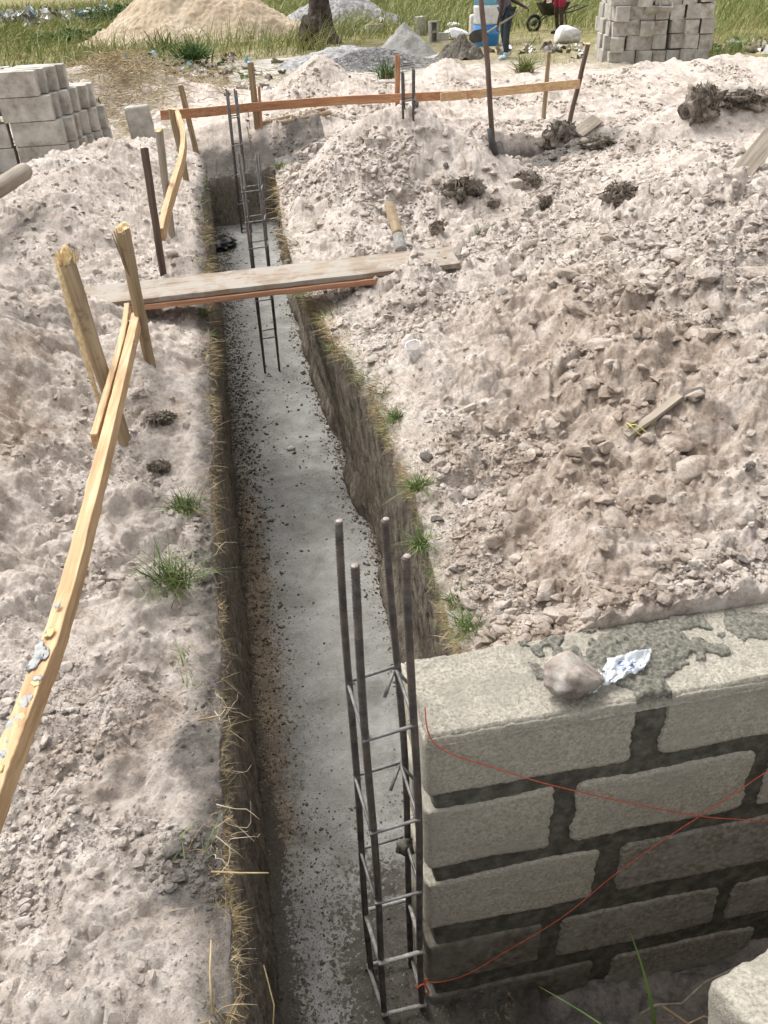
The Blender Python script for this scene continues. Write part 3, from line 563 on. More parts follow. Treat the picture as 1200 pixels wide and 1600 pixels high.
def wetz2(x, y):
    d = 1-np.sqrt(((x-1.115)/.075)**2+((y-1.35)/.05)**2)+.5*noise2(x*24, y*24, 75)
    return np.where(d > 0, capz(x, y)+.002+.006*d+.003*noise2(x*70, y*70, 73), capz(x, y)-.02)
capgrid(.95, 1.3, 1.24, YB+.004, wetz2, 'dark_mortar_stain', 'mortar_rough', .004)
# strings on the wall
def string(name, pts, mat, label, rad=.0016):
    q = []
    for a in range(len(pts)-1):
        for k in range(8):
            t = k/8; p0 = pts[max(a-1, 0)]; p1 = pts[a]; p2 = pts[a+1]; p3 = pts[min(a+2, len(pts)-1)]
            q.append(tuple(.5*((2*p1[i])+(-p0[i]+p2[i])*t+(2*p0[i]-5*p1[i]+4*p2[i]-p3[i])*t*t+(-p0[i]+3*p1[i]-3*p2[i]+p3[i])*t**3) for i in range(3)))
    q.append(tuple(pts[-1])); return tag(MB().tube(q, rad, 6).build(name, MAT[mat]), label, 'string')
w = lambda px, py, y=1.168: tuple(Py(px, py, y))
string('string_line', [w(664, 1105, 1.19), w(668, 1140, 1.172), w(680, 1162), w(710, 1180), w(760, 1196), w(840, 1221), w(930, 1243), w(1020, 1262), w(1100, 1276), w(1150, 1280), w(1215, 1284), w(1300, 1290)], 'string', 'slack red string sagging across the upper courses of the block wall', .0014)
string('string_line', [w(658, 1541, 1.19), w(662, 1535, 1.165), w(690, 1534), w(730, 1522), w(790, 1487), w(880, 1432), w(960, 1367), w(1040, 1310), w(1130, 1252), w(1200, 1204), w(1300, 1140)], 'string', 'taut red and dusty string rising to the right from the base of the rebar cage', .0014)
string('string_line', [w(655, 1545, 1.18), w(670, 1552, 1.155), w(662, 1538, 1.15), w(650, 1546, 1.16), w(668, 1530, 1.165), w(656, 1550, 1.175)], 'string', 'knotted end of red string tied round the foot of the nearest rebar cage', .002)
# ---- mud lump and sachet on the wall
c = P(898, 1052, .13); blob('mud_lump', (c[0], c[1], .128), (.072, .056, .05), MAT['ball'], sub=4, amp=.22, freq=1.4, seed=4.2, rot=(0, .2, .4), angular=2)
tag(bpy.data.objects['mud_lump'], 'round grey brown lump holding down a plastic sachet on top of the block wall', 'mud lump')
def crumple(name, quad, nx, ny, amp, mat, parent=None, zoff=.004, seed=1., th=.0006):
    a, b, c_, d_ = [np.array(q) for q in quad]; u, v = np.meshgrid(np.linspace(0, 1, nx), np.linspace(0, 1, ny))
    p = (a*(1-u[..., None])+b*u[..., None])*(1-v[..., None])+(d_*(1-u[..., None])+c_*u[..., None])*v[..., None]
    n = np.abs(noise2(u*4+seed, v*4, 81))+.5*np.abs(noise2(u*9+seed, v*9, 82)); p[..., 2] += amp*n+zoff
    p[..., 0] += amp*.4*noise2(u*5, v*5+seed, 83); p[..., 1] += amp*.4*noise2(u*5, v*5+seed, 84)
    i = np.arange(ny-1)[:, None]*nx+np.arange(nx-1)[None]; F = np.stack([i, i+1, i+nx+1, i+nx], -1).reshape(-1, 4)
    o = link(name, rawmesh(name, p.reshape(-1, 3), F), MAT[mat] if isinstance(mat, str) else mat, parent); m = o.modifiers.new('solid', 'SOLIDIFY'); m.thickness = th; return o, p
sq = [P(948, 1032, .095), P(1018, 1020, .095), P(1006, 1052, .09), P(938, 1078, .09)]
sach = thing('plastic_sachet', 'crumpled clear plastic water sachet with blue print beside the lump on the wall', 'sachet', (0, 0, 0))
_, sp = crumple('film', sq, 40, 30, .018, 'sachet', sach)
tq = [P(935, 1050, .09), P(948, 1062, .09), P(930, 1088, .088), P(913, 1086, .088)]; crumple('torn_end', tq, 18, 22, .012, 'sachet', sach, seed=5.)
m = MB()
for k in range(6):
    j, i = int(8+k % 3*5), int(12+k*2.6); q = []
    for a in range(7):
        i2 = min(39, i+a % 3); j2 = min(29, j+int(3*math.sin(a*1.3+k)+a*.5)); q.append(sp[j2, i2]+np.array([0, 0, .002]))
    m.tube([q[0], q[2]+np.array([.001, 0, 0]), q[4]+np.array([0, .001, 0]), q[6]+np.array([.002, .001, 0])], .0008, 5)
m.build('blue_print', MAT['print'], sach)
# ================================================================== REBAR CAGES
def ribbed(m, p0, p1, r, bend=0., seg=9, pitch=.0085):
    p0, p1 = np.array(p0, float), np.array(p1, float); L = np.linalg.norm(p1-p0); n = int(L/pitch*2); pts = []; rr = []
    for i in range(n+1):
        t = i/n; p = p0*(1-t)+p1*t; p = p+np.array([math.sin(t*math.pi)*bend+.003*math.sin(t*9+p0[0]*50), .003*math.cos(t*7+p0[1]*30), 0]); pts.append(p); rr.append(r*(1.15 if i % 2 else .88))
    m.tube(pts, rr, seg)
def cage(label, bars, rings, r=.006, crust=False, zfoot=0., near=False, rr=.0035):
    c0 = np.mean([b[0] for b in bars], 0); root = thing('rebar_cage', label, 'rebar cage', c0, group='rebar column cages standing on the footing'); c0 = np.array(c0)
    for k, (a, b, bd) in enumerate(bars):
        m = MB()
        if near: ribbed(m, a-c0, b-c0, r, bd)
        else: m.tube([a-c0, (a+b)/2-c0+[bd, 0, 0], b-c0], r, 6)
        o = m.build('bar', MAT['rebar'], root)
        if near: d = (b-a)/np.linalg.norm(b-a); MB().tube([b-c0+d*.0005, b-c0+d*.003], [r*.95, r*.8], 9).build('cut_end', MAT['rebarcut'], o)
    for z, dz, gray in rings:
        pts = []
        for a, b, bd in bars:
            t = (z-a[2])/(b[2]-a[2]); p = a+(b-a)*t; pts.append(p-c0)
        ctr = np.mean(pts, 0); q = []
        for k, p in enumerate(pts):
            o = (p-ctr); o = o/np.linalg.norm(o[:2]); nx = pts[(k+1) % 4]; pv = pts[k-1]
            o2 = np.array([o[0]*(r+rr), o[1]*(r+rr), dz*(1 if k in (1, 2) else -1)])
            for w_ in (-1, 0, 1):
                tgt = nx if w_ == 1 else pv; dd = (tgt-p)/np.linalg.norm(tgt-p) if w_ else np.zeros(3); q.append(p+o2*(1.0 if w_ == 0 else .8)+dd*.010*abs(w_)+rng.normal(0, .0006, 3))
        q.append(q[0]+np.array([0, 0, .006]))
        m = MB().tube(q, rr*(1.45 if gray else 1), 7)
        if near:
            p = pts[2]
            if z > -.3: m.tube([p+[0, 0, .004], p+[-.03, -.035, -.03+rng.uniform(-.01, .01)]], rr, 6); m.tube([p+[.004, 0, .004], p+[.035, -.03, -.03]], rr, 6)
            for p in pts: m.tube([p+np.array([math.cos(a*1.9)*(r+.002), math.sin(a*1.9)*(r+.002), (a-4)*.0022]) for a in range(9)], .0012, 5)
        m.build('stirrup', MAT['cement_crust' if gray else 'stirrup'], root)
    return root
def V3(*a): return np.array(a, float)
yb1, yf1 = 1.175, 1.315
zb = -1.07
c1 = cage('nearest rebar cage of four tall ribbed bars at the left end of the block wall',
  [(V3(.136, 1.172, zb), Py(554, 885, 1.150), .0), (V3(.242, 1.172, zb), Py(636, 870, 1.160), .004), (V3(.236, 1.30, zb), Py(603, 812, 1.33), .012), (V3(.118, 1.30, zb), Py(530, 815, 1.315), -.004)][::1],
  [(float(Py(603, 1583, 1.165)[2]), .002, 1), (float(Py(598, 1500, 1.165)[2]), .004, 1), (float(Py(590, 1405, 1.165)[2]), .003, 0), (float(Py(582, 1292, 1.165)[2]), .004, 0), (float(Py(570, 1147, 1.16)[2]), .006, 0)], .0078, near=True, rr=.0042)
m = MB()
for k in range(14):
    t = rng.uniform(0, .22); v, f = ICO[1]; m.add(v*[.009, .009, .02]+[.0+rng.normal(0, .004)-.045, -.065+rng.normal(0, .004), t], f)
blob('mortar_splash', P(638, 1320, -.62)-np.array(c1.location)*0, (.022, .02, .03), MAT['mortar'], sub=3, amp=.5, seed=8)
bpy.data.objects['mortar_splash'].location = Py(636, 1318, 1.30); bpy.data.objects['mortar_splash'].parent = c1; bpy.data.objects['mortar_splash'].location = tuple(np.array(Py(634, 1322, 1.30))-np.array(c1.location))
yc = 5.38; T = lambda px, py, y: Py(px, py, y)
cage('middle rebar cage rising behind the plank, its foot on the bare footing below it', [(V3(.108, yc, -.9), T(372, 240, yc), 0), (V3(.207, yc, -.9), T(400, 240, yc), 0), (V3(.213, yc+.13, -.9), T(404, 240, yc+.13), 0), (V3(.112, yc+.13, -.9), T(378, 242, yc+.13), 0)],
     [(-.88, .003, 0), (-.62, .004, 0), (-.36, .004, 0), (-.02, .004, 0), (.14, .004, 0), (.32, .003, 0)], .0075, rr=.0045)
yc = 8.95
cage('far rebar cage in the trench in front of its dark end wall', [(V3(.12, yc, -.85), T(353, 139, yc), 0), (V3(.215, yc, -.85), T(366, 139, yc), 0), (V3(.22, yc+.12, -.85), T(369, 141, yc+.12), 0), (V3(.125, yc+.12, -.85), T(356, 141, yc+.12), 0)],
     [(-.83, .003, 0), (-.55, .004, 0), (-.27, .004, 0), (0, .004, 0), (.25, .004, 0)], .009, rr=.0055)
pc = onground(635, 188); yc = pc[1]
cage('small rebar cage standing behind the heaps beside a batter board stake', [(T(630, 186, yc), T(628, 112, yc), 0), (T(646, 190, yc), T(645, 107, yc), 0), (T(647, 188, yc+.12), T(647, 109, yc+.12), 0), (T(632, 184, yc+.12), T(630, 114, yc+.12), 0)],
     [(pc[2]+.12, .003, 0), (pc[2]+.33, .003, 0)], .008, rr=.005)
# ================================================================== TIMBER
def bar(name, p0, p1, w, h, mat, parent=None, up=(0, 0, 1), seg=1, rough=.002, bend=0., seed=0.):
    """sawn board from p0 to p1; local Z runs along it"""
    p0, p1 = Vector(tuple(p0)), Vector(tuple(p1)); d = p1-p0; L = d.length; z = d.normalized(); x = Vector(up).cross(z).normalized(); y = z.cross(x)
    n = max(4, int(L/.05)); V, F = rbox(w/2, h/2, L/2, amp=rough, rad=min(w, h)*.12, freq=12, seed=seed, div=(4, 4, n))
    V[:, 0] += bend*(1-(2*V[:, 2]/L)**2)
    o = link(name, rawmesh(name, V, F), MAT[mat], parent); weld(o)
    Mx = Matrix((x, y, z)).transposed().to_4x4(); Mx.translation = (p0+p1)/2
    o.matrix_world = Mx if parent is None else Matrix.Translation(-Vector(parent.location))@Mx
    return auto(o, 50)
def pole(name, p0, p1, r0, r1, mat, parent=None, seed=0., seg=14, knob=.06, bend=0., topcut=0.):
    p0, p1 = Vector(tuple(p0)), Vector(tuple(p1)); d = p1-p0; L = d.length; n = max(8, int(L/.025)); V = []; F = []
    for i in range(n+1):
        t = i/n; r = r0+(r1-r0)*t
        for k in range(seg):
            g = 2*math.pi*k/seg; q = r*(1+knob*float(noise3(math.cos(g)*1.3+seed, math.sin(g)*1.3, t*L*6+seed))+knob*.5*float(noise3(math.cos(g)*4+seed, math.sin(g)*4, t*L*3)))
            zz = t*L; 
            if i == n: zz += topcut*math.cos(g+seed)+.35*topcut*math.sin(3*g+seed)
            V.append((q*math.cos(g)+bend*math.sin(t*math.pi)+.004*float(noise2(t*4, seed)), q*math.sin(g)+.004*float(noise2(t*4, seed+4)), zz))
    for i in range(n):
        for k in range(seg): F.append((i*seg+k, i*seg+(k+1) % seg, (i+1)*seg+(k+1) % seg, (i+1)*seg+k))
    top = [V[n*seg+k] for k in range(seg)]; ctr = tuple(np.mean(top, 0)); 
    o = MB().add(V+[V[0]], F+[tuple(range(seg))[::-1]]).build(name, MAT[mat], parent)
    Mx = d.to_track_quat('Z', 'Y').to_matrix().to_4x4(); Mx.translation = p0
    if parent is not None: Mx = Matrix.Translation(-Vector(parent.location))@Mx
    o.matrix_world = Mx; return o, top, ctr, Mx
def stake(label, base, top, r0, r1, mat, cut='cutwood', seed=1., bend=0., deep=.12, group=None, flat=False, topcut=.012, cat='stake'):
    base, top = np.array(base, float), np.array(top, float); root = thing('wooden_stake', label, cat, base, group=group or 'stakes driven in beside the trench')
    d = (base-top)/np.linalg.norm(base-top)
    if flat: bar('post', base+d*deep, top, r0*2, r1*2, mat, root, up=(0, 1, 0), seed=seed, rough=.004); return root
    o, tp, ctr, Mx = pole('pole', base+d*deep, top, r0, r1, mat, root, seed, bend=bend, topcut=topcut)
    V = []; F = []; seg = len(tp); rings = 4
    for j in range(rings):
        s_ = 1-.3*j
        for k in range(seg):
            p = np.array(ctr)+(np.array(tp[k])-np.array(ctr))*(s_ if j else 1.02); p[2] += (.25*topcut*(1+float(noise2(k*1.7, j*2.1+seed))*3) if j else 0); V.append(p)
    for j in range(rings-1):
        for k in range(seg): F.append((j*seg+k, j*seg+(k+1) % seg, (j+1)*seg+(k+1) % seg, (j+1)*seg+k))
    F.append(tuple((rings-1)*seg+k for k in range(seg)))
    c = MB().add(V, F).build('cut_top', MAT[cut], root, smooth=False); c.matrix_world = Mx; return root
def pw(px, py, y): return Py(px, py, y)
s1 = stake('thick leaning stake with a bright splintered top beside the long lumber rail', P(213, 748, -.14), pw(101, 402, 3.0), .024, .029, 'stake', seed=2.2, topcut=.03)
# splintered strip and fibres on it
rt = np.array(s1.location); a = pw(88, 412, 2.95)-rt; b = pw(125, 530, 2.9)-rt; c_ = pw(168, 690, 2.82)-rt
MB().tube([a+[0, 0, .02], (a*.6+b*.4), b, (b+c_)/2+[.006, 0, 0], c_], [.008, .012, .013, .009, .003], 6, flat=.5).build('split_strip', MAT['cutwood'], s1)
m = MB(); tpc = pw(104, 400, 3.0)-rt
for k in range(60): g = rng.uniform(0, 6.28); r = rng.uniform(.004, .036); q = tpc+[r*math.cos(g), r*math.sin(g), -.02]; m.tube([q, q+[rng.normal(0, .008), rng.normal(0, .008), rng.uniform(.015, .05)]], [.0045, .0008], 4)
m.build('splinters', MAT['cutwood'], s1, smooth=False)
s2 = stake('upright debarked stake in front of the plank at the lumber rail end', P(243, 608, -.06), pw(191, 355, 3.46), .020, .027, 'stake', seed=5.1, topcut=.012)
m = MB(); rt = np.array(s2.location); q = pw(183, 360, 3.44)-rt
m.tube([q+[-.012, 0, 0], q+[.0, 0, -.13], q+[.018, 0, -.2]], [.003, .007, .002], 5); m.tube([q+[-.022, 0, -.01], q+[-.012, 0, -.07], q+[.0, 0, -.13]], [.002, .004, .002], 5); m.build('split_strip', MAT['stake'], s2)
m = MB(); tpc = pw(191, 357, 3.46)-rt
for k in range(34): g = rng.uniform(0, 6.28); r = rng.uniform(.004, .028); q = tpc+[r*math.cos(g), r*math.sin(g), -.015]; m.tube([q, q+[rng.normal(0, .004), rng.normal(0, .004), rng.uniform(.012, .03)]], [.004, .0008], 4)
m.build('splinters', MAT['cutwood'], s2, smooth=False)
p3 = P(256, 432, -.0); stake('dark barked stake with a round pale cut top on the left heap', p3, pw(225, 231, p3[1]), .020, .021, 'bark', seed=3.3, topcut=.004, deep=.2)
p4 = P(267, 352, .1); stake('grey stake with a ragged pale top between the dark stake and the curved rail', p4, pw(248, 203, p4[1]), .021, .025, 'greywood', seed=7.3, topcut=.01, deep=.25)
p5 = P(293, 288, .0); stake('worn stake joining the far end of the curved rail and the cross board', p5, pw(268, 170, p5[1]), .022, .028, 'stake', seed=8.1, topcut=.006, deep=.3)
def yb(px): return np.interp(px, [250, 300, 403, 622, 850, 905], [9.25, 9.35, 9.7, 9.95, 9.3, 9.0])
g2 = 'stakes carrying the long cross board'
for lab, b_, t_, r_, mt, fl_ in (('split brown stake at the left end of the long cross board', (303, 222), (282, 133), .028, 'stake', True), ('tallest pale stake with a second slat nailed on, behind the cross board', (403, 204), (391, 97), .034, 'stake', True),
    ('flat reddish stake behind the cross board beside the small rebar cage', (621, 172), (621, 86), .026, 'lumber_red', True), ('pointed brown stake behind the cross board near its right end', (849, 186), (858, 82), .024, 'stake', False), ('dark leaning barked stake at the right end of the cross board', (890, 190), (919, 68), .025, 'bark', False)):
    yv = float(yb(b_[0]))+(.04 if lab[0] != 'd' else -.03); base = pw(*b_, yv); rz = zfull(base[0:1], base[1:2])[0]
    st = stake(lab, base, pw(*t_, yv), r_, r_*(.55 if fl_ else .95), mt, seed=b_[0]*.1, flat=fl_, deep=.3, group=g2, topcut=.01)
    if b_[0] == 403: bar('slat', pw(404, 200, yv-.04)+[0.03, 0, 0], pw(400, 135, yv-.04)+[.03, 0, 0], .03, .02, 'lumber_red', st, up=(0, 1, 0))
# cross board, lightly bowed, in two lengths
def board_path(name, label, pts, w, h, mat, cat='board', side=(0, 1, 0), n=40):
    pts = [np.array(p, float) for p in pts]; pc_ = []
    for a in range(len(pts)-1):
        for k in range(10):
            t = k/10; q0 = pts[max(a-1, 0)]; q1 = pts[a]; q2 = pts[a+1]; q3 = pts[min(a+2, len(pts)-1)]
            pc_.append(.5*((2*q1)+(-q0+q2)*t+(2*q0-5*q1+4*q2-q3)*t*t+(-q0+3*q1-3*q2+q3)*t**3))
    pc_.append(pts[-1]); c0 = pc_[0]; V = []; F = []; Lc = 0; side = np.array(side, float)
    for a, p in enumerate(pc_):
        tg = pc_[min(a+1, len(pc_)-1)]-pc_[max(a-1, 0)]; tg /= np.linalg.norm(tg); up = np.array([0, 0, 1.]); sx = np.cross(tg, up); sx /= np.linalg.norm(sx); uu = np.cross(sx, tg)
        for q, (i, j) in enumerate(((-1, -1), (1, -1), (1, 1), (-1, 1))): V.append(p-c0+sx*i*w/2+uu*j*h/2+rng.normal(0, .0006, 3))
    for a in range(len(pc_)-1):
        for k in range(4): F.append((a*4+k, a*4+(k+1) % 4, a*4+4+(k+1) % 4, a*4+4+k))
    F.append((0, 1, 2, 3)[::-1]); F.append(tuple(len(V)-4+k for k in range(4)))
    # rotate local frame so Z follows the board (wood grain)
    d = Vector(tuple(pc_[-1]-c0)); rot = d.to_track_quat('Z', 'Y').to_matrix(); inv = np.array(rot.inverted()); V = (np.array(V)@inv.T)
    o = MB().add(V, F).build(name, MAT[mat]); Mx = rot.to_4x4(); Mx.translation = Vector(tuple(c0)); o.matrix_world = Mx
    bv = o.modifiers.new('b', 'BEVEL'); bv.width = .002; bv.segments = 2; auto(o, 40); return tag(o, label, cat)
board_path('batter_board', 'long reddish cross board nailed to stakes behind the trench, its left and middle length', [pw(251, 180, 9.2), pw(310, 176, 9.3), pw(403, 167, 9.65), pw(520, 158, 9.8), pw(622, 153, 9.88), pw(732, 148, 9.75)], .03, .085, 'lumber_red')
board_path('batter_board', 'shorter orange cross board carrying on to the dark leaning stake on the right', [pw(688, 152, 9.76), pw(760, 145, 9.7), pw(850, 136, 9.25), pw(906, 131, 8.93)], .03, .085, 'lumber')
board_path('curved_rail', 'bowed lumber rail curving back past the grey stake to the cross board', [pw(252, 367, 4.95), pw(262, 325, 5.3), pw(274, 285, 5.75), pw(284, 250, 6.3), pw(287, 215, 6.8), pw(281, 190, 7.15), pw(275, 176, 7.4)], .035, .075, 'lumber', 'rail')
# long near rail: two lengths lapped
rail = board_path('lumber_rail', 'long sawn lumber rail with yellow and cement smears, from the lower left corner', [P(-70, 1420, .34), P(-22, 1290, .33), P(12, 1195, .33), P(48, 1100, .33), P(103, 945, .32), P(166, 700, .295), P(203, 545, .26), P(214, 497, .25)], .034, .05, 'lumber', 'rail')
board_path('lumber_rail', 'short lumber length lapped against the left face of the long rail', [P(149, 690, .285), P(172, 610, .27), P(193, 530, .255), P(200, 482, .25)], .022, .05, 'lumber', 'rail')
ri = rail.matrix_world.inverted()
def flake(px_, py_, h, rr_, ln, mt):
    q = P(px_, py_, h); v, f = ICO[2]; V = v*[rr_, rr_*ln, .0008]*(1+.9*noise3(v[:, 0]*2.5+px_, v[:, 1]*2.5+py_, v[:, 2]))[:, None]+q
    MB().add([ri@Vector(tuple(p)) for p in V], f).build('yellow_flake' if 'yellow' in mt else 'cement_smear', MAT[mt], rail)
for k in range(26):
    py_ = rng.uniform(930, 1240); px_ = np.interp(py_, [945, 1100, 1195, 1290], [98, 42, 5, -30]); h = .33+.0250
    flake(px_-4+rng.uniform(-10, 7), py_, h, rng.uniform(.003, .012), rng.uniform(1, 2.4), 'paint_yellow' if rng.uniform() < .45 else 'paint_grey')
for k in range(12): py_ = rng.uniform(500, 560); flake(np.interp(py_, [495, 560], [207, 196])+rng.uniform(-8, 8), py_, .268, rng.uniform(.005, .011), 2, 'paint_grey')
# plank bridge: two boards one on the other
zpl = .085
fa, fb = P(97, 489, zpl), P(705, 413, zpl+.085); ba, bb = P(40, 460, zpl), P(716, 390, zpl+.085)
mid0, mid1 = (fa+ba)/2+[-.12, 0, 0], (fb+bb)/2; wpl = .30
tag(bar('plank', mid0, mid1, wpl, .026, 'plank', rough=.0025, seed=2.), 'wide cement stained top plank bridging the trench', 'plank')
tag(bar('plank', mid0+[-.03, -.012, -.031], mid1+[-.12, -.02, -.031], wpl*.98, .026, 'plankred', rough=.003, seed=6.), 'lower reddish plank lying directly under the cement stained one across the trench', 'plank')
# log on left heap, half buried pipe-like pole, sticks, loose planks
o, tp, ctr, Mx = pole('log', P(-60, 330, .42), P(38, 268, .46), .055, .05, 'greywood', seed=4., topcut=.01); lg = tag(o, 'short grey log lying against the stacked blocks on the left heap', 'log')
MB().tube([Vector(ctr)-Vector((0, 0, .012)), Vector(ctr)+Vector((0, 0, .004))], [.047, .044], 14).build('cut_end', MAT['cutwood'], lg)
hp = thing('round_timber', 'round timber with a pale cement dipped end lying on the mound beyond the plank', 'timber', P(626, 388, .16))
q0 = P(627, 392, .14); q1 = P(613, 318, .33); qm = q0*.68+q1*.32; pole('shaft', qm, q1+[0, .1, -.03], .031, .028, 'stake', hp, 3.); pole('cement_end', q0, qm, .033, .032, 'cement_crust', hp, 4.)
for lab, a_, b_, r_ in (('long peeled stick lying on the pale bank behind the trench end', (408, 196), (508, 178), .02), ('second peeled stick under the first on the pale bank', (440, 196), (517, 184), .022)):
    p_a, p_b = onground(*a_), onground(*b_); o, *_ = pole('stick', p_a+[0, 0, .02], p_b+[0, 0, .05], r_, r_, 'stake', seed=r_*99); tag(o, lab, 'stick')
q = onground(1180, 262); tag(bar('board_offcut', q+V3(-.22, -.16, -.03), q+V3(.22, .22, .14), .12, .03, 'greywood', up=(.3, -.5, 1)), 'grey board offcut sticking out of the heap at the right edge', 'board')
q = onground(920, 202); tag(bar('board_offcut', q+V3(-.16, -.1, -.02), q+V3(.14, .14, .07), .13, .03, 'greywood', up=(.1, -.6, 1)), 'pale flat offcut leaning on the dark clump beyond the white hollow', 'board')
q0, q1 = onground(978, 688), onground(1062, 628); st = thing('split_stick', 'flat grey stick with a yellow tie lying on the right hand heap', 'stick', q0)
bar('slat', q0+[0, 0, .015], q1+[0, 0, .02], .028, .012, 'greywood', st, seed=3.)
m = MB(); c0 = q0*.75+q1*.25-q0
for k in range(2): m.tube([c0+np.array([(.035+.01*k)*math.cos(a*.55), .026*math.sin(a*.55), .012+.022*math.cos(a*.9+k)]) for a in range(12)], .0018, 5)
m.tube([c0+V3(.0, .02, .03), c0+V3(.015, .07, .02), c0+V3(.045, .05, .02), c0+V3(.03, .1, .04)], .0016, 5); m.build('yellow_tie', MAT['yellow'], st)
# ================================================================== BLOCK STACKS
def solid_block(name, seed, hollow=False, dims=(.45, .145, .222)):
    hx, hy, hz = [d/2 for d in dims]
    if not hollow:
        V, F = rbox(hx, hy, hz, amp=.0022, rad=.005, seed=seed, freq=11, div=(16, 6, 8)); me = rawmesh(name, V, F); return me
    # open cavities: walls and webs of the block as rounded bars, joined
    m = MB(); tks = .03; cav = 2
    for y in (-1, 1): V, F = rbox(hx, tks/2, hz, amp=.002, rad=.005, seed=seed+y, div=(12, 2, 6)); m.add(V+[0, y*(hy-tks/2), 0], F)
    for x in (-1, 0, 1): V, F = rbox(tks/2, hy-tks-.001, hz-.002, amp=.002, rad=.005, seed=seed+x*3, div=(2, 6, 6)); m.add(V+[x*(hx-tks/2), 0, 0], F)
    V, F = rbox(hx-tks-.001, hy-tks-.001, .012, amp=.001, rad=.003, seed=seed, div=(6, 4, 1)); m.add(V+[0, 0, -hz+.03], F)
    me = bpy.data.meshes.new(name); me.from_pydata(m.v, [], m.f); me.polygons.foreach_set('use_smooth', [True]*len(me.polygons)); return me
BM = []
for k in range(6):
    me = solid_block('block_shape', 3.3*k+1); o = bpy.data.objects.new('tmp', me); weld(o); me.set_sharp_from_angle(angle=R(32)); bpy.data.objects.remove(o); me.materials.append(MAT['stackblock' if k % 2 else 'stackblock2']); BM.append(me)
def blk(me, loc, rz, label, group, rx=0, ry=0):
    o = bpy.data.objects.new('sandcrete_block', me); COL.objects.link(o); o.location = tuple(loc); o.rotation_euler = (rx, ry, rz); return tag(o, label, 'block', group)
ordn = ['bottom', 'second', 'third', 'fourth', 'top']; ordl = ['bottom', 'second', 'third', 'fourth', 'top']
cnt = 0; lx, ly, lz = -1.47, 8.5, -.215
lab_row = ['front', 'second', 'third', 'fourth', 'rearmost']
for L in range(5):
    for r_ in range(6):
        for c_ in range(3):
            if not (r_ == 0 or c_ == 0 or L == 4 or (r_ >= 3 and L == 3)): continue
            if L == 4 and r_ > 3: continue
            x = lx-.225-c_*.465+(.13, .14, .12, .065, 0)[L]+rng.normal(0, .012)+r_*.06; y = ly+.075+r_*.165+rng.normal(0, .006)
            x -= .0
            z = lz+.1+L*.2
            cname = ('right hand', 'middle', 'left hand')[c_]; rname = ['front', 'second', 'third', 'fourth', 'fifth', 'sixth', 'rearmost'][r_]
            blk(BM[cnt % 6], (x, y, z), rng.normal(0, .035)+(math.pi if cnt % 3 else 0), '%s course block, %s row, %s end, of the left stack' % (ordl[L], rname, cname), 'blocks of the stack on the left').scale = (.96, 1, .885); cnt += 1
# right stack, two faces of laid blocks, some crooked
hol = solid_block('hollow_block_shape', 5.5, True); hol.materials.append(MAT['stackblock'])
sx, sy, sz = 7.05, 15.6, -.22; tilt = R(8)
ex = np.array([math.cos(R(-16)), math.sin(R(-16)), 0]); ey = np.array([-ex[1], ex[0], 0])
for L in range(6):
    z = sz+.112+L*.225; off = 0.
    seq = ['l', 'e', 'e', 'e', 'e', 'e'] if L % 2 == 0 else ['e', 'l', 'e', 'e', 'e', 'e']
    xx = -.1+rng.normal(0, .03)
    for q, sm_ in enumerate(seq):
        wd = .45 if sm_ == 'l' else .235
        if L == 5 and q in (0, 5): xx += wd+.012; continue
        ctr = np.array([sx, sy, z])+ex*(xx+wd/2)+ey*(.0+rng.normal(0, .02)+(.09 if q > 1 and q < 4 else 0)-.05*(L == 4 and q == 1))
        pos_ = ('at its left corner', 'next to its left corner', 'left of its middle', 'right of its middle', 'second from its right edge', 'at its right edge')[q]
        kind_ = 'long' if sm_ == 'l' else 'end-on'
        o = blk(BM[(L*5+q) % 6], ctr, R(-16)+(0 if sm_ == 'l' else math.pi/2)+rng.normal(0, .09), '%s block %s, %s course, right stack' % (kind_, pos_, (ordn+['topmost'])[L if L < 4 else (4 if L == 4 else 5)] if L < 4 else ('fifth' if L == 4 else 'sixth')), 'blocks of the stack on the right', ry=rng.normal(0, .05))
        if sm_ == 'e': o.scale = (1, 1.55, 1)
        xx += wd+.012
    for q in range(3):     # left flank going back
        if L == 5 and q > 1: continue
        ctr = np.array([sx, sy, z])+ex*(-.12+rng.normal(0, .03)+.02*L)+ey*(.36+q*.47)
        blk(BM[(L*3+q+2) % 6], ctr, R(-16)+math.pi/2+rng.normal(0, .06), '%s block along the left flank, %s course, right stack' % (('first', 'second', 'third')[q], (ordn[:4]+['fifth', 'sixth'])[L]), 'blocks of the stack on the right')
hb = bpy.data.objects.new('hollow_block', hol); COL.objects.link(hb); hb.location = tuple(pw(1028, 12, 15.35)); hb.rotation_euler = (R(52), R(4), R(-10)); tag(hb, 'hollow block with two open cavities tipped forward on the front of the right stack', 'block')
# slab-like block on end and blocks by the far heaps
q = P(228, 238, -.05); V, F = rbox(.115, .06, .25, amp=.006, rad=.014, seed=9, freq=9, div=(10, 6, 20)); o = link('concrete_post', rawmesh('concrete_post', V, F), MAT['stackblock']); weld(o); o.location = (q[0], q[1]+.05, q[2]+.17); o.rotation_euler = (R(2), R(-3), R(-8)); tag(o, 'grey concrete block standing on end behind the stakes left of the trench', 'block')
def far(px, py, z=-.2): return P(px, py, z)
hz_ = far(677, 66); hb2 = dup(hb, hz_+[0, 0, .215], 0, 'hollow block stood on end, showing two openings, behind the grey heap'); hb2.rotation_euler = (0, R(90), R(84)); hb2.scale = (1, 1.4, 1)
hb2.rotation_euler = (R(90), R(90), 0)
q = far(657, 55); o = blk(BM[1], q+[0, 0, .2], 0, 'solid block standing on end left of the upright hollow block', 'loose blocks by the mixing place'); o.rotation_euler = (0, R(86), R(20)); o.scale = (1, 1.5, 1.)
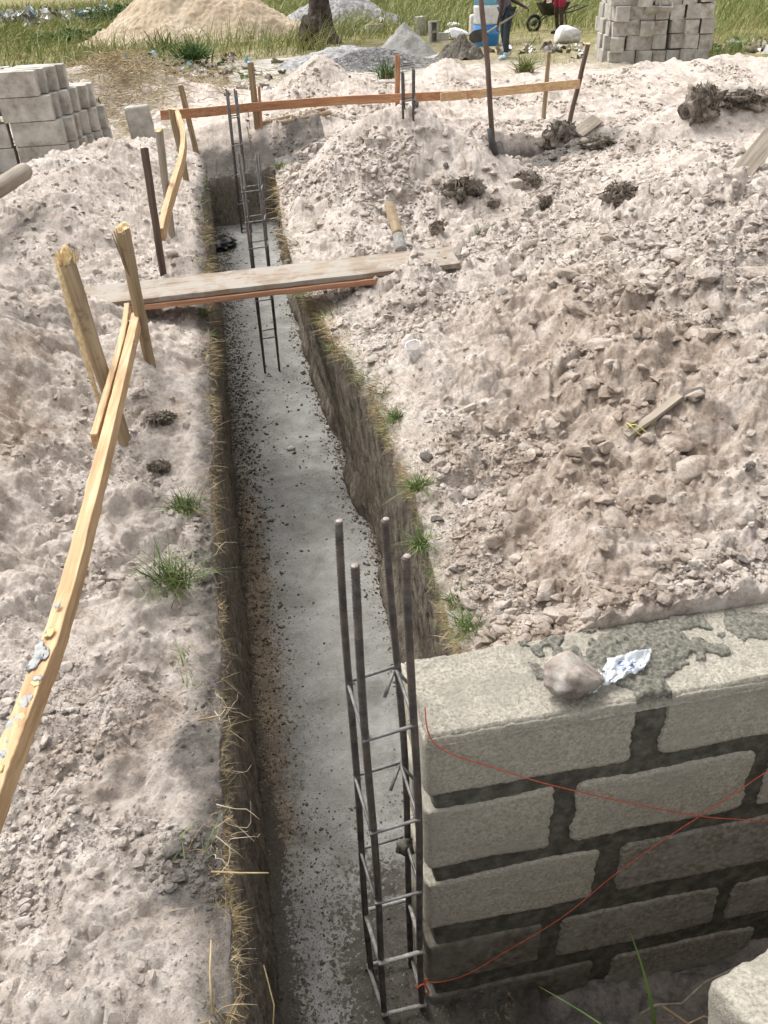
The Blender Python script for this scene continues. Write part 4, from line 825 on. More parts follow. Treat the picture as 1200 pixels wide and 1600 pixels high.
q = far(700, 63); o = blk(BM[3], q+[-.2, .1, .05], 0, 'flat block lying between the upright blocks and the dark mortar heap', 'loose blocks by the mixing place')
q = far(560, 30, -.2)
for k, (dx, dz, hh) in enumerate(((0, .12, 1), (0.02, .35, 1))):
    o = dup(hb2, q+[dx, 0, dz], None, ('lower', 'upper')[k]+' hollow block of the small pillar beside the tree trunk'); o.rotation_euler = (R(90), 0, R(4)); o.scale = (.9, 1.3, 1)
q = far(588, 52); blk(BM[0], q+[0, .2, .1], R(12), 'pale block lying in the grass right of the small block pillar', 'loose blocks by the mixing place')
# ================================================================== FAR SETTING
xs = np.linspace(-2.3, 5.2, 160); ysl = np.linspace(13.6, 20.6, 120); gx, gy = np.meshgrid(xs, ysl)
ed = np.minimum(np.minimum(gx+2.3+.8*noise2(gy, gx*0, 91)-.8, 5.2-gx-.5+.5*noise2(gy, gx*0, 92)), np.minimum(gy-13.9+.5*noise2(gx, gy*0, 93), 20.3-gy))
gz = -.185+.012*noise2(gx*1.5, gy*1.5, 94)+.006*noise2(gx*9, gy*9, 95)-.09*ss(.1, -.1, ed); i = np.arange(119)[:, None]*160+np.arange(159)[None]
tag(link('old_concrete_slab', rawmesh('old_concrete_slab', np.stack([gx, gy, gz], -1).reshape(-1, 3), np.stack([i, i+1, i+161, i+160], -1).reshape(-1, 4)), MAT['slab']), kind='structure')
def heap(name, label, cx, cy, rx, ry, h, mat, cat='heap', n=110, pw_=1.25, seed=1., rough=.06, zb=-.25, ridge=0.):
    gx, gy = np.meshgrid(np.linspace(-1, 1, n), np.linspace(-1, 1, n)); a = gx*rx+cx; b = gy*ry+cy
    r = np.sqrt((np.sign(gx)*np.maximum(np.abs(gx)-ridge, 0)/(1-ridge))**2+gy**2)*(1+.16*noise2(gx*2+seed, gy*2, 5))
    z = zb+h*np.clip(1-r**pw_, -.12, 1)*(1+.10*noise2(gx*3+seed, gy*3, 6))+h*rough*(noise2(a*3/h**.5, b*3/h**.5, seed)+.5*noise2(a*9, b*9, seed)+.35*noise2(a*25, b*25, seed))*ss(1.05, .8, r)
    z = np.where(r > .98, np.minimum(z, zb-.02), z); i = np.arange(n-1)[:, None]*n+np.arange(n-1)[None]; F = np.stack([i, i+1, i+n+1, i+n], -1).reshape(-1, 4)
    keep = (r.ravel()[F] < 1.12).all(1); return tag(link(name, rawmesh(name, np.stack([a, b, z], -1).reshape(-1, 3), F[keep]), MAT[mat]), label, cat)
heap('sand_heap', 'large heap of tan building sand left of the tree trunk', -.1, 28.6, 3.5, 3.1, 1.9, 'sandheap', n=170, pw_=1.05, rough=.05, zb=-.35, ridge=.06)
heap('gravel_heap', 'dark grey gravel heap beyond the sand heap beside the tree trunk', 4.4, 31., 2.6, 1.6, 1.2, 'gravel', pw_=1.2, zb=-.4, seed=3.)
q = far(560, 108); heap('gravel_heap', 'low spread of grey gravel on the slab in front of the tree trunk', q[0]-.1, q[1]+.9, 1.45, 1.1, .34, 'gravel', pw_=1.3, zb=-.21, seed=5., rough=.12)
q = far(640, 90); heap('quarry_dust_heap', 'smooth pointed grey heap in front of the upright hollow block', q[0], q[1]+.45, .72, .62, .62, 'greysand', pw_=1., zb=-.21, seed=2., rough=.05)
q = far(728, 93); heap('mortar_heap', 'dark wet mortar heap the worker is shovelling', q[0], q[1]+.4, .52, .5, .42, 'mortarheap', pw_=1.2, zb=-.21, seed=7., rough=.2)
heap('red_earth_patch', 'small patch of red earth by the white rubbish at the top left', *far(50, 48, -.35)[:2], 1.1, 1.0, .35, 'redearth', zb=-.38, seed=4.)
n = 9000; x = rng.normal(3.1, .75, n); y = rng.normal(17.6, .8, n); k = (np.abs(x-3.1) < 1.6)&(np.abs(y-17.4) < 1.6); x, y = x[k], y[k]
tag(clods('gravel', np.stack([x, y, -.2+.30*np.exp(-((x-3.1)/.9)**2-((y-17.6)/.7)**2)], 1), rng.uniform(.012, .026, len(x)), MAT['gravel'], sub=1), 'loose grey gravel scattered over the slab by the low heap', 'gravel', kind='stuff')
# grass field
def grassfield(name, n, xr_, yr_, hrange, label, mat='fieldgrass', wid=.012, dens=None, bend=.35):
    y = np.exp(rng.uniform(math.log(yr_[0]), math.log(yr_[1]), n)); a, b = xr_(y); x = rng.uniform(0, 1, n)*(b-a)+a
    if dens is not None: k = rng.uniform(0, 1, n) < dens(x, y); x, y = x[k], y[k]
    n = len(x); z = ztop(x, y)-.03; h = rng.uniform(*hrange, n)*(.6+.55*ss(-.3, .3, noise2(x*.6, y*.6, 96))); d = np.stack([rng.normal(.12, .22, n), rng.normal(0, .22, n), np.ones(n)], 1); d /= np.linalg.norm(d, axis=1)[:, None]
    V, F = blades(np.stack([x, y, z], 1), d, h, wid*np.clip(y/22, .6, 3), rng.uniform(.05, bend*2, n), 3)
    return tag(link(name, rawmesh(name, V, F), MAT[mat]), label, 'grass', kind='stuff')
sand_in = lambda x, y: ((x+.3)/3.7)**2+((y-28.6)/3.3)**2 < 1
fx_ = lambda y: (-y*.42-1, y*.78)
grassfield('field_grass', 60000, fx_, (20.5, 75), (.35, .95), 'tall yellow green grass over the field at the top of the view', dens=lambda x, y: np.where(sand_in(x, y), 0, np.where((x < 2)&(y < 24), .55, 1.)*np.where((x > 2.9)&(x < 9.8)&(y < 24.), .05, 1)), wid=.016)
grassfield('field_grass', 26000, lambda y: (5.2+(y-14)*.2, y*.85), (14.5, 23), (.12, .5), 'patchy green grass behind and beside the right block stack', dens=lambda x, y: ss(.0, .25, noise2(x*.6, y*.6, 97)+.2*(x > 10.2)-.18*(x < 9.)), wid=.010)
grassfield('field_grass', 14000, lambda y: (-y*.4, -y*.10), (14.5, 22), (.1, .45), 'grass between the brush heap and the sand heap', dens=lambda x, y: ss(-.1, .3, noise2(x*.9, y*.9, 98)+.1*(y > 18)), wid=.009)
grassfield('field_grass', 3800, lambda y: (-y*.2, -.2+0*y), (9.7, 14), (.03, .09), 'short sparse grass around the left stakes', 'drygrass', dens=lambda x, y: ss(.0, .3, noise2(x*1.6, y*1.6, 22)), wid=.005)
# rubbish and brush
def flakes(name, n, cx, cy, sx_, sy_, zf, smin, smax, mats, label, cat):
    m = MB(); cols = []
    for k in range(n):
        x, y = rng.normal(cx, sx_), rng.normal(cy, sy_); z = zf(x, y); s_ = rng.uniform(smin, smax); rot = np.array(Matrix.Rotation(rng.uniform(0, 6.28), 3, 'Z')@Matrix.Rotation(rng.normal(0, .7), 3, 'X')@Matrix.Rotation(rng.normal(0, .7), 3, 'Y'))
        u = np.linspace(-1, 1, 5); gx, gy = np.meshgrid(u, u); p = np.stack([gx*s_*rng.uniform(.5, 1.4)+rng.normal(0, s_*.14, gx.shape), gy*s_*.7+rng.normal(0, s_*.14, gx.shape), rng.normal(0, s_*.28, gx.shape)], -1).reshape(-1, 3)@rot.T+[x, y, z+s_*.3]
        i = np.arange(4)[:, None]*5+np.arange(4)[None]; m.add(p, np.stack([i, i+1, i+6, i+5], -1).reshape(-1, 4)); cols += [rng.integers(0, len(mats))]*16
    o = m.build(name, MAT[mats[0]])
    for q in mats[1:]: o.data.materials.append(MAT[q])
    o.data.polygons.foreach_set('material_index', np.array(cols, np.int32)); return tag(o, label, cat, kind='stuff')
zt_ = lambda x, y: float(ztop(np.array([x]), np.array([y]))[0])
flakes('rubbish', 330, *far(230, 118)[:2], .9, 1.5, zt_, .04, .13, ['white', 'stone', 'cyan', 'turf', 'greywood', 'weed', 'turf', 'clod'], 'mixed rubbish and plastic strewn over the brush heap at upper left', 'rubbish')
flakes('rubbish', 60, *far(350, 150)[:2], .8, 1.0, zt_, .04, .10, ['stone', 'white', 'greywood', 'turf', 'clod', 'root'], 'rubbish bits on the ground behind the cross board', 'rubbish')
flakes('rubbish', 260, *far(25, 45, -.35)[:2], 2.4, 1.9, lambda x, y: zt_(x, y)+.25, .08, .3, ['white', 'white', 'darkmetal', 'greywood', 'cyan', 'stone'], 'bank of white plastic rubbish at the far top left corner', 'rubbish')
flakes('rubbish', 190, *far(1150, 76)[:2], 1.4, .5, zt_, .05, .15, ['white', 'greywood', 'turf', 'stone', 'weed', 'clod'], 'line of rubbish and sticks right of the right block stack', 'rubbish')
flakes('rubbish', 50, *far(850, 80)[:2], .8, .4, zt_, .05, .13, ['clod', 'greywood', 'white', 'turf', 'stone'], 'rubble and scraps left of the right block stack', 'rubbish')
flakes('rubbish', 40, *far(545, 45)[:2], .7, .8, zt_, .06, .16, ['white', 'stone', 'redearth', 'white'], 'white bags and scraps between the trunk and the block pillar', 'rubbish')
m = MB()
for k in range(7000):
    c = far(rng.choice([205, 165, 250, 330], p=[.45, .3, .17, .08])+rng.normal(0, 34), 138+rng.normal(0, 27)); L = rng.uniform(.08, .36); a = rng.uniform(0, 6.28); z = zt_(c[0], c[1])+abs(rng.normal(0, .08)); e = rng.normal(0, .25)
    q = np.array([c[0], c[1], z]); d = np.array([math.cos(a), math.sin(a)*.8, e])*L; m.tube([q, q+d*.5+[0, 0, .03], q+d], [.004, .005, .003], 3, cap=False)
tag(m.build('dry_brush', MAT['drygrass']), 'heap of dry straw coloured brush and stalks at upper left', 'brush', kind='stuff')
m = MB()
for k in range(700):
    c = far(180+rng.normal(0, 28), 205+rng.normal(0, 18)); L = rng.uniform(.05, .2); a = rng.uniform(0, 6.28); q = np.array([c[0], c[1], zt_(c[0], c[1])+.02+rng.uniform(0, .05)]); d = np.array([math.cos(a), math.sin(a), rng.normal(0, .15)])*L; m.tube([q, q+d], [.003, .002], 3, cap=False)
tag(m.build('dry_brush', MAT['drygrass']), 'thin litter of dry stalks just behind the left block stack', 'brush', kind='stuff')
# tree trunk
q = far(500, 75, -.3); tr = thing('tree_trunk', 'charred flared trunk of a tree between the sand heap and the small block pillar', 'tree', q)
g = np.linspace(0, 2*math.pi, 40, endpoint=False); m = MB(); V = []; F = []
for i in range(46):
    t = i/45; z = t*3.2; r = .20+.42*math.exp(-z*1.9)
    for a in g: rr_ = r*(1+.16*float(noise3(math.cos(a)*2, math.sin(a)*2, z*2.2))+.10*math.sin(a*7+z*2)*math.exp(-z)+.07*float(noise3(math.cos(a)*6, math.sin(a)*6, z*8))); V.append((rr_*math.cos(a)+.05*z, rr_*math.sin(a), z-.1))
for i in range(45):
    for k in range(40): F.append((i*40+k, i*40+(k+1) % 40, (i+1)*40+(k+1) % 40, (i+1)*40+k))
m.add(V, F).build('trunk', MAT['trunk'], tr)
for a, L in ((.4, .7), (1.9, .5), (3.9, .6), (-.6, .8)):
    MB().tube([(.25*math.cos(a), .25*math.sin(a), .35), (.5*math.cos(a), .5*math.sin(a), .1), (L*math.cos(a)*1.2, L*math.sin(a)*1.2, -.08)], [.14, .09, .03], 8).build('root', MAT['trunk'], tr)
m = MB()      # crown, above the frame
cr = rng.normal(size=(1800, 3)); cr /= np.linalg.norm(cr, axis=1)[:, None]; base = cr*rng.uniform(.5, 1.6, (1800, 1))*[1, 1, .6]+[.2, 0, 4.2]; d = cr+rng.normal(0, .4, (1800, 3)); d /= np.linalg.norm(d, axis=1)[:, None]
V, F = blades(base, d, np.full(1800, .3), np.full(1800, .06), np.full(1800, .3), 3); link('crown', rawmesh('crown', V, F), MAT['weed'], tr)
q = far(492, 76, -.2); o = blob('black_bag', q+[-.05, -.1, .28], (.30, .24, .42), MAT['trunk'], sub=4, amp=.3, freq=1.6, seed=2.); tag(o, 'dark bundle slumped against the foot of the tree trunk', 'bundle')
# plants
def plant(name, label, pos, n, h, w_, mat, spread=.5, bend=.3, segs=5):
    a = rng.uniform(0, 6.28, n); s_ = np.abs(rng.normal(0, spread, n)); d = np.stack([np.cos(a)*s_, np.sin(a)*s_, np.ones(n)], 1); d /= np.linalg.norm(d, axis=1)[:, None]
    b = rng.normal(0, h*.17, (n, 3))*[1, 1, 0]; hh = h*rng.uniform(.45, 1.05, n)
    V, F = blades(b, d, hh, w_*rng.uniform(.6, 1.2, n), rng.uniform(0, bend*2, n), segs); return tag(link(name, rawmesh(name, V, F), MAT[mat], loc=tuple(pos)), label, 'plant')
q = far(255, 82); plant('spiky_plant', 'spiky green rosette plant at the foot of the sand heap', q, 34, .62, .06, 'weed', .6, .15)
q = far(305, 102); pl_ = plant('leafy_bush', 'green leafy bush right of the spiky plant before the sand heap', q, 420, .62, .035, 'weed', .45, .35)
q = far(40, 60, -.35)
for lab, (px, py), (rx, ry, rz_), n_ in (('wide green creeper bush left of the sand heap', (210, 45), (2.1, 1.0, .75), 5200), ('green bush at the far left beyond the stack', (120, 75), (1.6, .8, .45), 2600), ('dark green bush at the top centre beyond the gravel', (590, 8), (2.2, 1., .9), 2600)):
    c = P(px, py, -.35); v = rng.normal(size=(n_, 3)); v /= np.linalg.norm(v, axis=1)[:, None]; v[:, 2] = np.abs(v[:, 2]); r = rng.uniform(.55, 1.05, (n_, 1))*(1+.3*noise3(v[:, 0]*2, v[:, 1]*2, v[:, 2]*2))[:, None]
    d = v+rng.normal(0, .5, (n_, 3)); d /= np.linalg.norm(d, axis=1)[:, None]; V, F = blades(v*r*[rx, ry, rz_], d, rng.uniform(.08, .2, n_), np.full(n_, .05), np.full(n_, .4), 2)
    bu = thing('bush', lab, 'bush', c); link('foliage', rawmesh('foliage', V, F), MAT['weed'], bu)
    m = MB()
    for k in range(9): a = rng.uniform(0, 6.28); m.tube([(0, 0, -.05), (math.cos(a)*rx*.3, math.sin(a)*ry*.3, rz_*.5), (math.cos(a)*rx*.6, math.sin(a)*ry*.6, rz_*.8)], [.02, .014, .006], 5)
    m.build('stems', MAT['trunk'], bu)
# containers, sacks, drum, wheelbarrow
q = far(775, 74, -.2); q = np.array([q[0]-.05, q[1]+.6, -.22]); dr = thing('plastic_drum', 'tall blue plastic drum wrapped in a white band behind the worker', 'drum', q)
MB().lathe([(.0, 0), (.27, 0), (.285, .03), (.285, .22), (.30, .24), (.30, .27), (.285, .29), (.285, .45)], 32).build('base_shell', MAT['blue'], dr)
MB().lathe([(.288, .44), (.291, .47), (.286, .60), (.292, .74), (.288, .80)], 32).build('white_band', MAT['white'], dr)
MB().lathe([(.285, .79), (.285, .95), (.30, .98), (.285, 1.0), (.26, 1.10), (.24, 1.12), (0, 1.12)], 32).build('top_shell', MAT['cyan'], dr); 
q = far(746, 62); V, F = rbox(.14, .11, .26, amp=.01, rad=.05, seed=3, div=(8, 8, 10)); jc = thing('jerry_can', 'white plastic jerry can left of the blue drum', 'jerry can', q+[0, .2, .26]); weld(link('can_body', rawmesh('can_body', V, F), MAT['white'], jc)); MB().lathe([(.03, .25), (.03, .30), (.035, .30), (.035, .33), (0, .33)], 12).build('cap', MAT['blue'], jc)
for lab, (px, py), rd in (('pale sack lying behind the dark mortar heap', (716, 62), (.30, .22, .14)), ('second pale sack resting on the first behind the mortar heap', (712, 46), (.26, .18, .1)), ('grey white sack on the ground right of the worker', (890, 68), (.36, .24, .2))):
    q = far(px, py); o = blob('sack', q+[0, .2, rd[2]*.8], rd, MAT['white'], sub=4, amp=.18, freq=1.4, seed=px*.07, pw=1, angular=5); tag(o, lab, 'sack', 'sacks near the mixing place')
q = far(862, 47, -.2); wb = thing('wheelbarrow', 'dark wheelbarrow piled with scraps between the two workers', 'wheelbarrow', q, R(6))
V = []; F = []; m = MB()
for z, a, b in ((.62, .42, .30), (.36, .27, .19), (.38, .25, .17), (.62, .40, .28)):
    for k in range(24): g = k/24*2*math.pi; c, s_ = math.cos(g), math.sin(g); V.append((a*np.sign(c)*abs(c)**.5, b*np.sign(s_)*abs(s_)**.5, z))
for i in range(3):
    for k in range(24): F.append((i*24+k, i*24+(k+1) % 24, (i+1)*24+(k+1) % 24, (i+1)*24+k))
F.append(tuple(range(48, 72))); m.add(V, F).build('tray', MAT['darkmetal'], wb)
wh = MB().tube([(-.52+.17*math.cos(a), 0, .18+.17*math.sin(a)) for a in np.linspace(0, 6.2832, 25)], .04, 8).build('wheel', MAT['rubber'], wb)
MB().tube([(-.52, -.05, .18), (-.52, .05, .18)], .07, 12).build('hub', MAT['darkmetal'], wh)
for s_ in (-1, 1): MB().tube([(-.52, .06*s_, .18), (-.2, .14*s_, .34), (.4, .24*s_, .40), (.85, .28*s_, .52)], .018, 6).build('handle', MAT['darkmetal'], wb); MB().tube([(.25, .2*s_, .38), (.32, .24*s_, .0)], .015, 6).build('leg', MAT['darkmetal'], wb)
flb = MB()
for k in range(26):
    v, f = ICO[2]; s_ = rng.uniform(.04, .09); flb.add(v*[s_*1.4, s_, s_*.7]*(1+.2*rng.normal(size=(len(v), 1)))+[rng.normal(0, .16), rng.normal(0, .1), .60+abs(rng.normal(0, .05))], f)
o = flb.build('barrow_load', MAT['clod']); o.location = tuple(q); tag(o, 'pale scraps and rubble heaped in the wheelbarrow', 'rubble', kind='stuff')
# ================================================================== SHOVELS
def shovel(label, top, foot, bl, wd, mat='bark', tip=None):
    top, foot = np.array(top, float), np.array(foot, float); rt = thing('shovel', label, 'shovel', foot)
    mid = (top+foot)/2-foot+[.012, 0, 0]
    MB().tube([top-foot, (top-foot)*.75+[.006, 0, 0], mid, (top-foot)*.25+[.004, 0, 0], (0, 0, 0)], [.017, .017, .018, .018, .017], 9).build('handle', MAT[mat], rt)
    d = (foot-top)/np.linalg.norm(foot-top) if tip is None else np.array(tip, float); s_ = np.cross(d, [0, 1, .3]); s_ /= np.linalg.norm(s_); nn = np.cross(s_, d); V = []; F = []; na, nb = 10, 9
    for sd__ in (0, 1):
        for i in range(na+1):
            t = i/na; wv = wd/2*(1-max(0, t-.55)**2*3.2)*(1 if t > .05 else .8)
            for j in range(nb+1):
                u_ = j/nb*2-1; V.append(d*(t*bl-.02)+s_*u_*max(wv, .01)+nn*(.025*u_*u_+.03*t*t-.006*sd__))
    K = (na+1)*(nb+1)
    for sd__ in (0, 1):
        for i in range(na):
            for j in range(nb): q = [sd__*K+i*(nb+1)+j, sd__*K+i*(nb+1)+j+1, sd__*K+(i+1)*(nb+1)+j+1, sd__*K+(i+1)*(nb+1)+j]; F.append(tuple(q if sd__ else q[::-1]))
    MB().add(V, F).build('blade', MAT['darkmetal' if mat != 'bark' else 'stirrup'], rt); MB().tube([(0, 0, 0)-d*.12, d*.06], [.019, .028], 9).build('socket', MAT['darkmetal'], rt); return rt
q = onground(770, 236); ft = q+[0, 0, .03]; shovel('long handled shovel standing upright with its blade stuck in the pale hollow', Py(747, -40, q[1]+.12), ft, .2, .15, tip=(.22, -.1, -.95))
# ================================================================== PEOPLE
def skin(name, verts, edges, rad, mat, parent, root=0, sub=2):
    me = bpy.data.meshes.new(name); me.from_pydata([tuple(map(float, v)) for v in verts], edges, []); o = link(name, me, None, parent)
    md = o.modifiers.new('skin', 'SKIN'); md.use_smooth_shade = True; sv = me.skin_vertices[0].data
    for i, r in enumerate(rad): sv[i].radius = (r, r) if np.isscalar(r) else r
    for s_ in sv: s_.use_root = False
    sv[root].use_root = True; sb_ = o.modifiers.new('sub', 'SUBSURF'); sb_.levels = sub; sb_.render_levels = sub; me.materials.append(MAT[mat]); return o
def person(label, loc, rz, lh, rh, lf, rf, top, bottom, shoes, lean=.12, long=True, sc=1.):
    """lh, rh hands; lf, rf feet (x forward, y left, z up) from the pelvis foot point"""
    rt = thing('person', label, 'person', loc, rz); rt.scale = (sc, sc, sc); pel = (0, 0, .95); wa = (lean*.25, 0, 1.10); ch = (lean, 0, 1.32); nk = (lean*1.35, 0, 1.49); hd = (lean*1.7+.03, 0, 1.60); tp = (lean*1.75+.02, 0, 1.70)
    V = [pel, wa, ch, nk, hd, tp]; E = [(0, 1), (1, 2), (2, 3), (3, 4), (4, 5)]; Rr = [(.125, .11), (.12, .10), (.155, .11), (.055, .055), (.085, .092), (.07, .08)]
    J = {}
    for s_, hand, foot in ((1, lh, lf), (-1, rh, rf)):
        hip = np.array([0, .095*s_, .90]); foot = np.array(foot); an = foot+[-.03, 0, .08]; kn = (hip+an)/2+[.045, .01*s_, .0]; b = len(V)
        V += [hip, kn, an, foot+[.05, 0, .035], foot+[.14, 0, .03]]; E += [(0, b), (b, b+1), (b+1, b+2), (b+2, b+3), (b+3, b+4)]; Rr += [.088, .056, .038, .036, .03]; J['leg', s_] = (hip, kn, an, foot)
        sh = np.array(ch)+[0.01, .19*s_, .08]; hand = np.array(hand); v_ = hand-sh; el = (sh+hand)/2; L = np.linalg.norm(v_); k = math.sqrt(max(.0, .29**2-(min(L, .57)/2)**2)); el = el+np.array([-.4, .35*s_, -.85])*k
        b = len(V); V += [sh, el, hand-(hand-el)*.08, hand+(hand-el)/np.linalg.norm(hand-el)*.06]; E += [(2, b), (b, b+1), (b+1, b+2), (b+2, b+3)]; Rr += [.06, .043, .029, (.042, .022)]; J['arm', s_] = (sh, el, hand)
    body = skin('body', V, E, Rr, 'skin', rt)
    for s_ in (1, -1):       # fingers
        sh, el, hand = J['arm', s_]; d = (hand-el)/np.linalg.norm(hand-el); side = np.cross(d, [0, 0, 1.]); side /= np.linalg.norm(side)+1e-9; dn = np.cross(side, d)
        FV = [hand]; FE = []; FR = [.03]
        for f_ in range(4):
            o_ = (f_-1.5)*.019; L = (.07, .082, .077, .06)[f_]; b = len(FV); p0 = hand+d*.075+side*o_; FV += [hand+d*.04+side*o_*.8, p0, p0+d*L*.45-dn*L*.2, p0+d*L*.5-dn*L*.7]; FE += [(0, b), (b, b+1), (b+1, b+2), (b+2, b+3)]; FR += [.014, .0095, .0088, .0075]
        b = len(FV); FV += [hand+side*.035+d*.02, hand+side*.055+d*.055-dn*.02]; FE += [(0, b), (b, b+1)]; FR += [.013, .0095]; skin('hand', FV, FE, FR, 'skin', body, sub=1)
    skin('hair', [np.array(hd)+[-.015, 0, .02], np.array(tp)+[-.01, 0, .012]], [(0, 1)], [(.090, .094), (.072, .08)], 'hair', body)
    for s_ in (1, -1): blob('eye', np.array(hd)+[.082, .03*s_, .015], (.012, .015, .009), MAT['hair'], body, 2, 0); blob('ear', np.array(hd)+[0, .088*s_, 0], (.02, .012, .032), MAT['skin'], body, 2, .1)
    blob('nose', np.array(hd)+[.093, 0, -.012], (.016, .016, .022), MAT['skin'], body, 2, .05); blob('mouth', np.array(hd)+[.085, 0, -.045], (.01, .026, .009), MAT['skin'], body, 2, .05)
    c = .012; SV = [np.array([0, 0, .84]), wa, ch, np.array(nk)-[0, 0, .05]]; SE = [(0, 1), (1, 2), (2, 3)]; SR = [(.15, .135), (.145, .125), (.172, .128), (.085, .075)]
    for s_ in (1, -1): sh, el, hand = J['arm', s_]; b = len(SV); SV += [sh, sh*.35+el*.65]; SE += [(2, b), (b, b+1)]; SR += [.078, .066]
    skin('shirt', SV, SE, SR, top, rt)
    PV = [np.array([0, 0, .97])]; PE = []; PR = [(.135, .122)]
    for s_ in (1, -1):
        hip, kn, an, ft_ = J['leg', s_]; b = len(PV)
        if long: PV += [hip, kn, an+[0, 0, .03]]; PE += [(0, b), (b, b+1), (b+1, b+2)]; PR += [.104, .073, .058]
        else: PV += [hip, hip*.15+kn*.85]; PE += [(0, b), (b, b+1)]; PR += [.108, .095]
    skin('trousers' if long else 'shorts', PV, PE, PR, bottom, rt)
    for s_ in (1, -1):
        hip, kn, an, ft_ = J['leg', s_]; skin('boot' if shoes == 'boots' else 'shoe', [an+[0, 0, .10 if shoes == 'boots' else .0], ft_+[-.02, 0, .05], ft_+[.07, 0, .045], ft_+[.16, 0, .035]], [(0, 1), (1, 2), (2, 3)], [.056, .052, .046, .036], shoes, rt)
    return rt
q = far(789, 93, -.21)
# worker faces left (photo), slightly away: forward = local +X
rz1 = R(180+18); person('person in grey shirt, dark jeans and pale boots shovelling mortar by the blue drum', q, rz1, (.34, .16, .68), (-.30, .22, .98), (.10, .13, 0), (-.10, -.12, 0), 'skirt', 'jeans', 'boots', .24, sc=.88)
def loc2w(base, rz, p): c, s_ = math.cos(rz), math.sin(rz); return np.array(base)+[c*p[0]-s_*p[1], s_*p[0]+c*p[1], p[2]]
h1 = loc2w(q, rz1, np.array((.36, .16, .66))*.88); h2 = loc2w(q, rz1, np.array((-.33, .22, .97))*.88); bl_ = h1+(h1-h2)*.5; shovel('work shovel held by the worker in the grey shirt over the dark mortar heap', h2+(h2-h1)*.15, bl_, .28, .22, 'greywood', tip=(-.95, -.15, -.12))
q = far(872, 54, -.21); person('person in red shorts bending by the wheelbarrow, cut off by the top edge', q, R(200), (.35, .15, .75), (.35, -.15, .75), (.05, .14, 0), (-.05, -.14, 0), 'red', 'red', 'rubber', .3, long=False)
# ================================================================== LOOSE THINGS
q = P(347, 383, -.83); o = blob('plastic_bag', (q[0], q[1], -.815), (.13, .16, .045), MAT['blackplastic'], sub=4, amp=.55, freq=2.1, seed=3.3); tag(o, 'crumpled black plastic bag on the footing at the far end of the trench', 'plastic bag')
q = onground(650, 562); o = thing('plastic_cup', 'clear plastic cup half sunk in the pale soil right of the trench', 'cup', q); MB().lathe([(.022, -.01), (.030, .075), (.033, .077), (.031, .075), (.021, -.008)], 24).build('cup_wall', MAT['cup'], o); o.rotation_euler = (R(15), R(-12), 0)
for lab, (px, py), s_ in (('round white pebble lying alone on the middle of the footing', (455, 706), .022), ('white pebble on the footing against the right hand trench side', (514, 673), .020), ('small pale stone on the footing near the right side dirt', (548, 758), .014)):
    q = P(px, py, ZF(4)); tag(blob('pebble', q+[0, 0, .02], (s_*1.1, s_, s_*.8), MAT['stone'], sub=3, amp=.15, seed=px), lab, 'pebble')
# chunks of clay on the right heap, each its own
chunks = [((945, 540), (.105, .06, .038), .5, 'clod', 'largest smooth tan clay chunk, high on the right heap'), ((958, 812), (.045, .065, .02), .4, 'clod', 'cracked rounded tan slab of clay low on the right heap'), ((1025, 775), (.055, .04, .02), .9, 'clod', 'wedge of tan clay right of the cracked slab'),
  ((895, 432), (.08, .05, .035), .2, 'clod', 'dark sided clay chunk at the top of the brown rubble'), ((905, 485), (.075, .05, .035), -.2, 'clod', 'squarish clay chunk under the dark sided one'), ((1060, 690), (.075, .045, .018), .6, 'clod', 'flat pinkish clay slab just below the tied stick'),
  ((1080, 735), (.07, .04, .018), .3, 'clod', 'lower flat pinkish clay slab below the tied stick'), ((855, 925), (.055, .03, .016), .7, 'clod', 'tilted flat clay flake near the wall'), ((1010, 900), (.05, .035, .02), .2, 'clod', 'dull clay chunk near the wall under the cracked slab'),
  ((880, 965), (.085, .035, .03), .15, 'clod', 'long low clay lump lying behind the wall top'), ((785, 455), (.03, .022, .014), .3, 'ball', 'small square grey chip on the pale slope beyond the rubble'), ((717, 668), (.016, .026, .012), .1, 'ball', 'small oval stone on the pale slope'),
  ((1180, 425), (.11, .06, .02), .0, 'clod', 'flat crust plate at the right edge of the heap'), ((840, 760), (.05, .04, .02), .3, 'clod', 'low tan clod in the middle of the lower rubble'), ((1055, 345), (.05, .02, .015), .2, 'turf', 'thin dark scrap lying on the far side of the heap')]
for (px, py), rd, rz, mt, lab in chunks:
    q = onground(px, py); k_ = max(1, q[1]/3); o = blob('clay_chunk', q+[0, 0, rd[2]*.1], np.array(rd)*1.05, MAT[mt], sub=4, amp=.14, freq=1.5, seed=px*.11, rot=(rng.normal(.3, .15), rng.normal(0, .15), rz), angular=9); tag(o, lab, 'clay chunk'); auto(o, 40)
    if mt == 'clod': o.data.materials.clear(); o.data.materials.append(MAT['soil']); ca = o.data.color_attributes.new('mask', 'FLOAT_COLOR', 'POINT'); ca.data.foreach_set('color', np.tile(np.array([.8, 0, 0, 0], np.float32), len(o.data.vertices)))
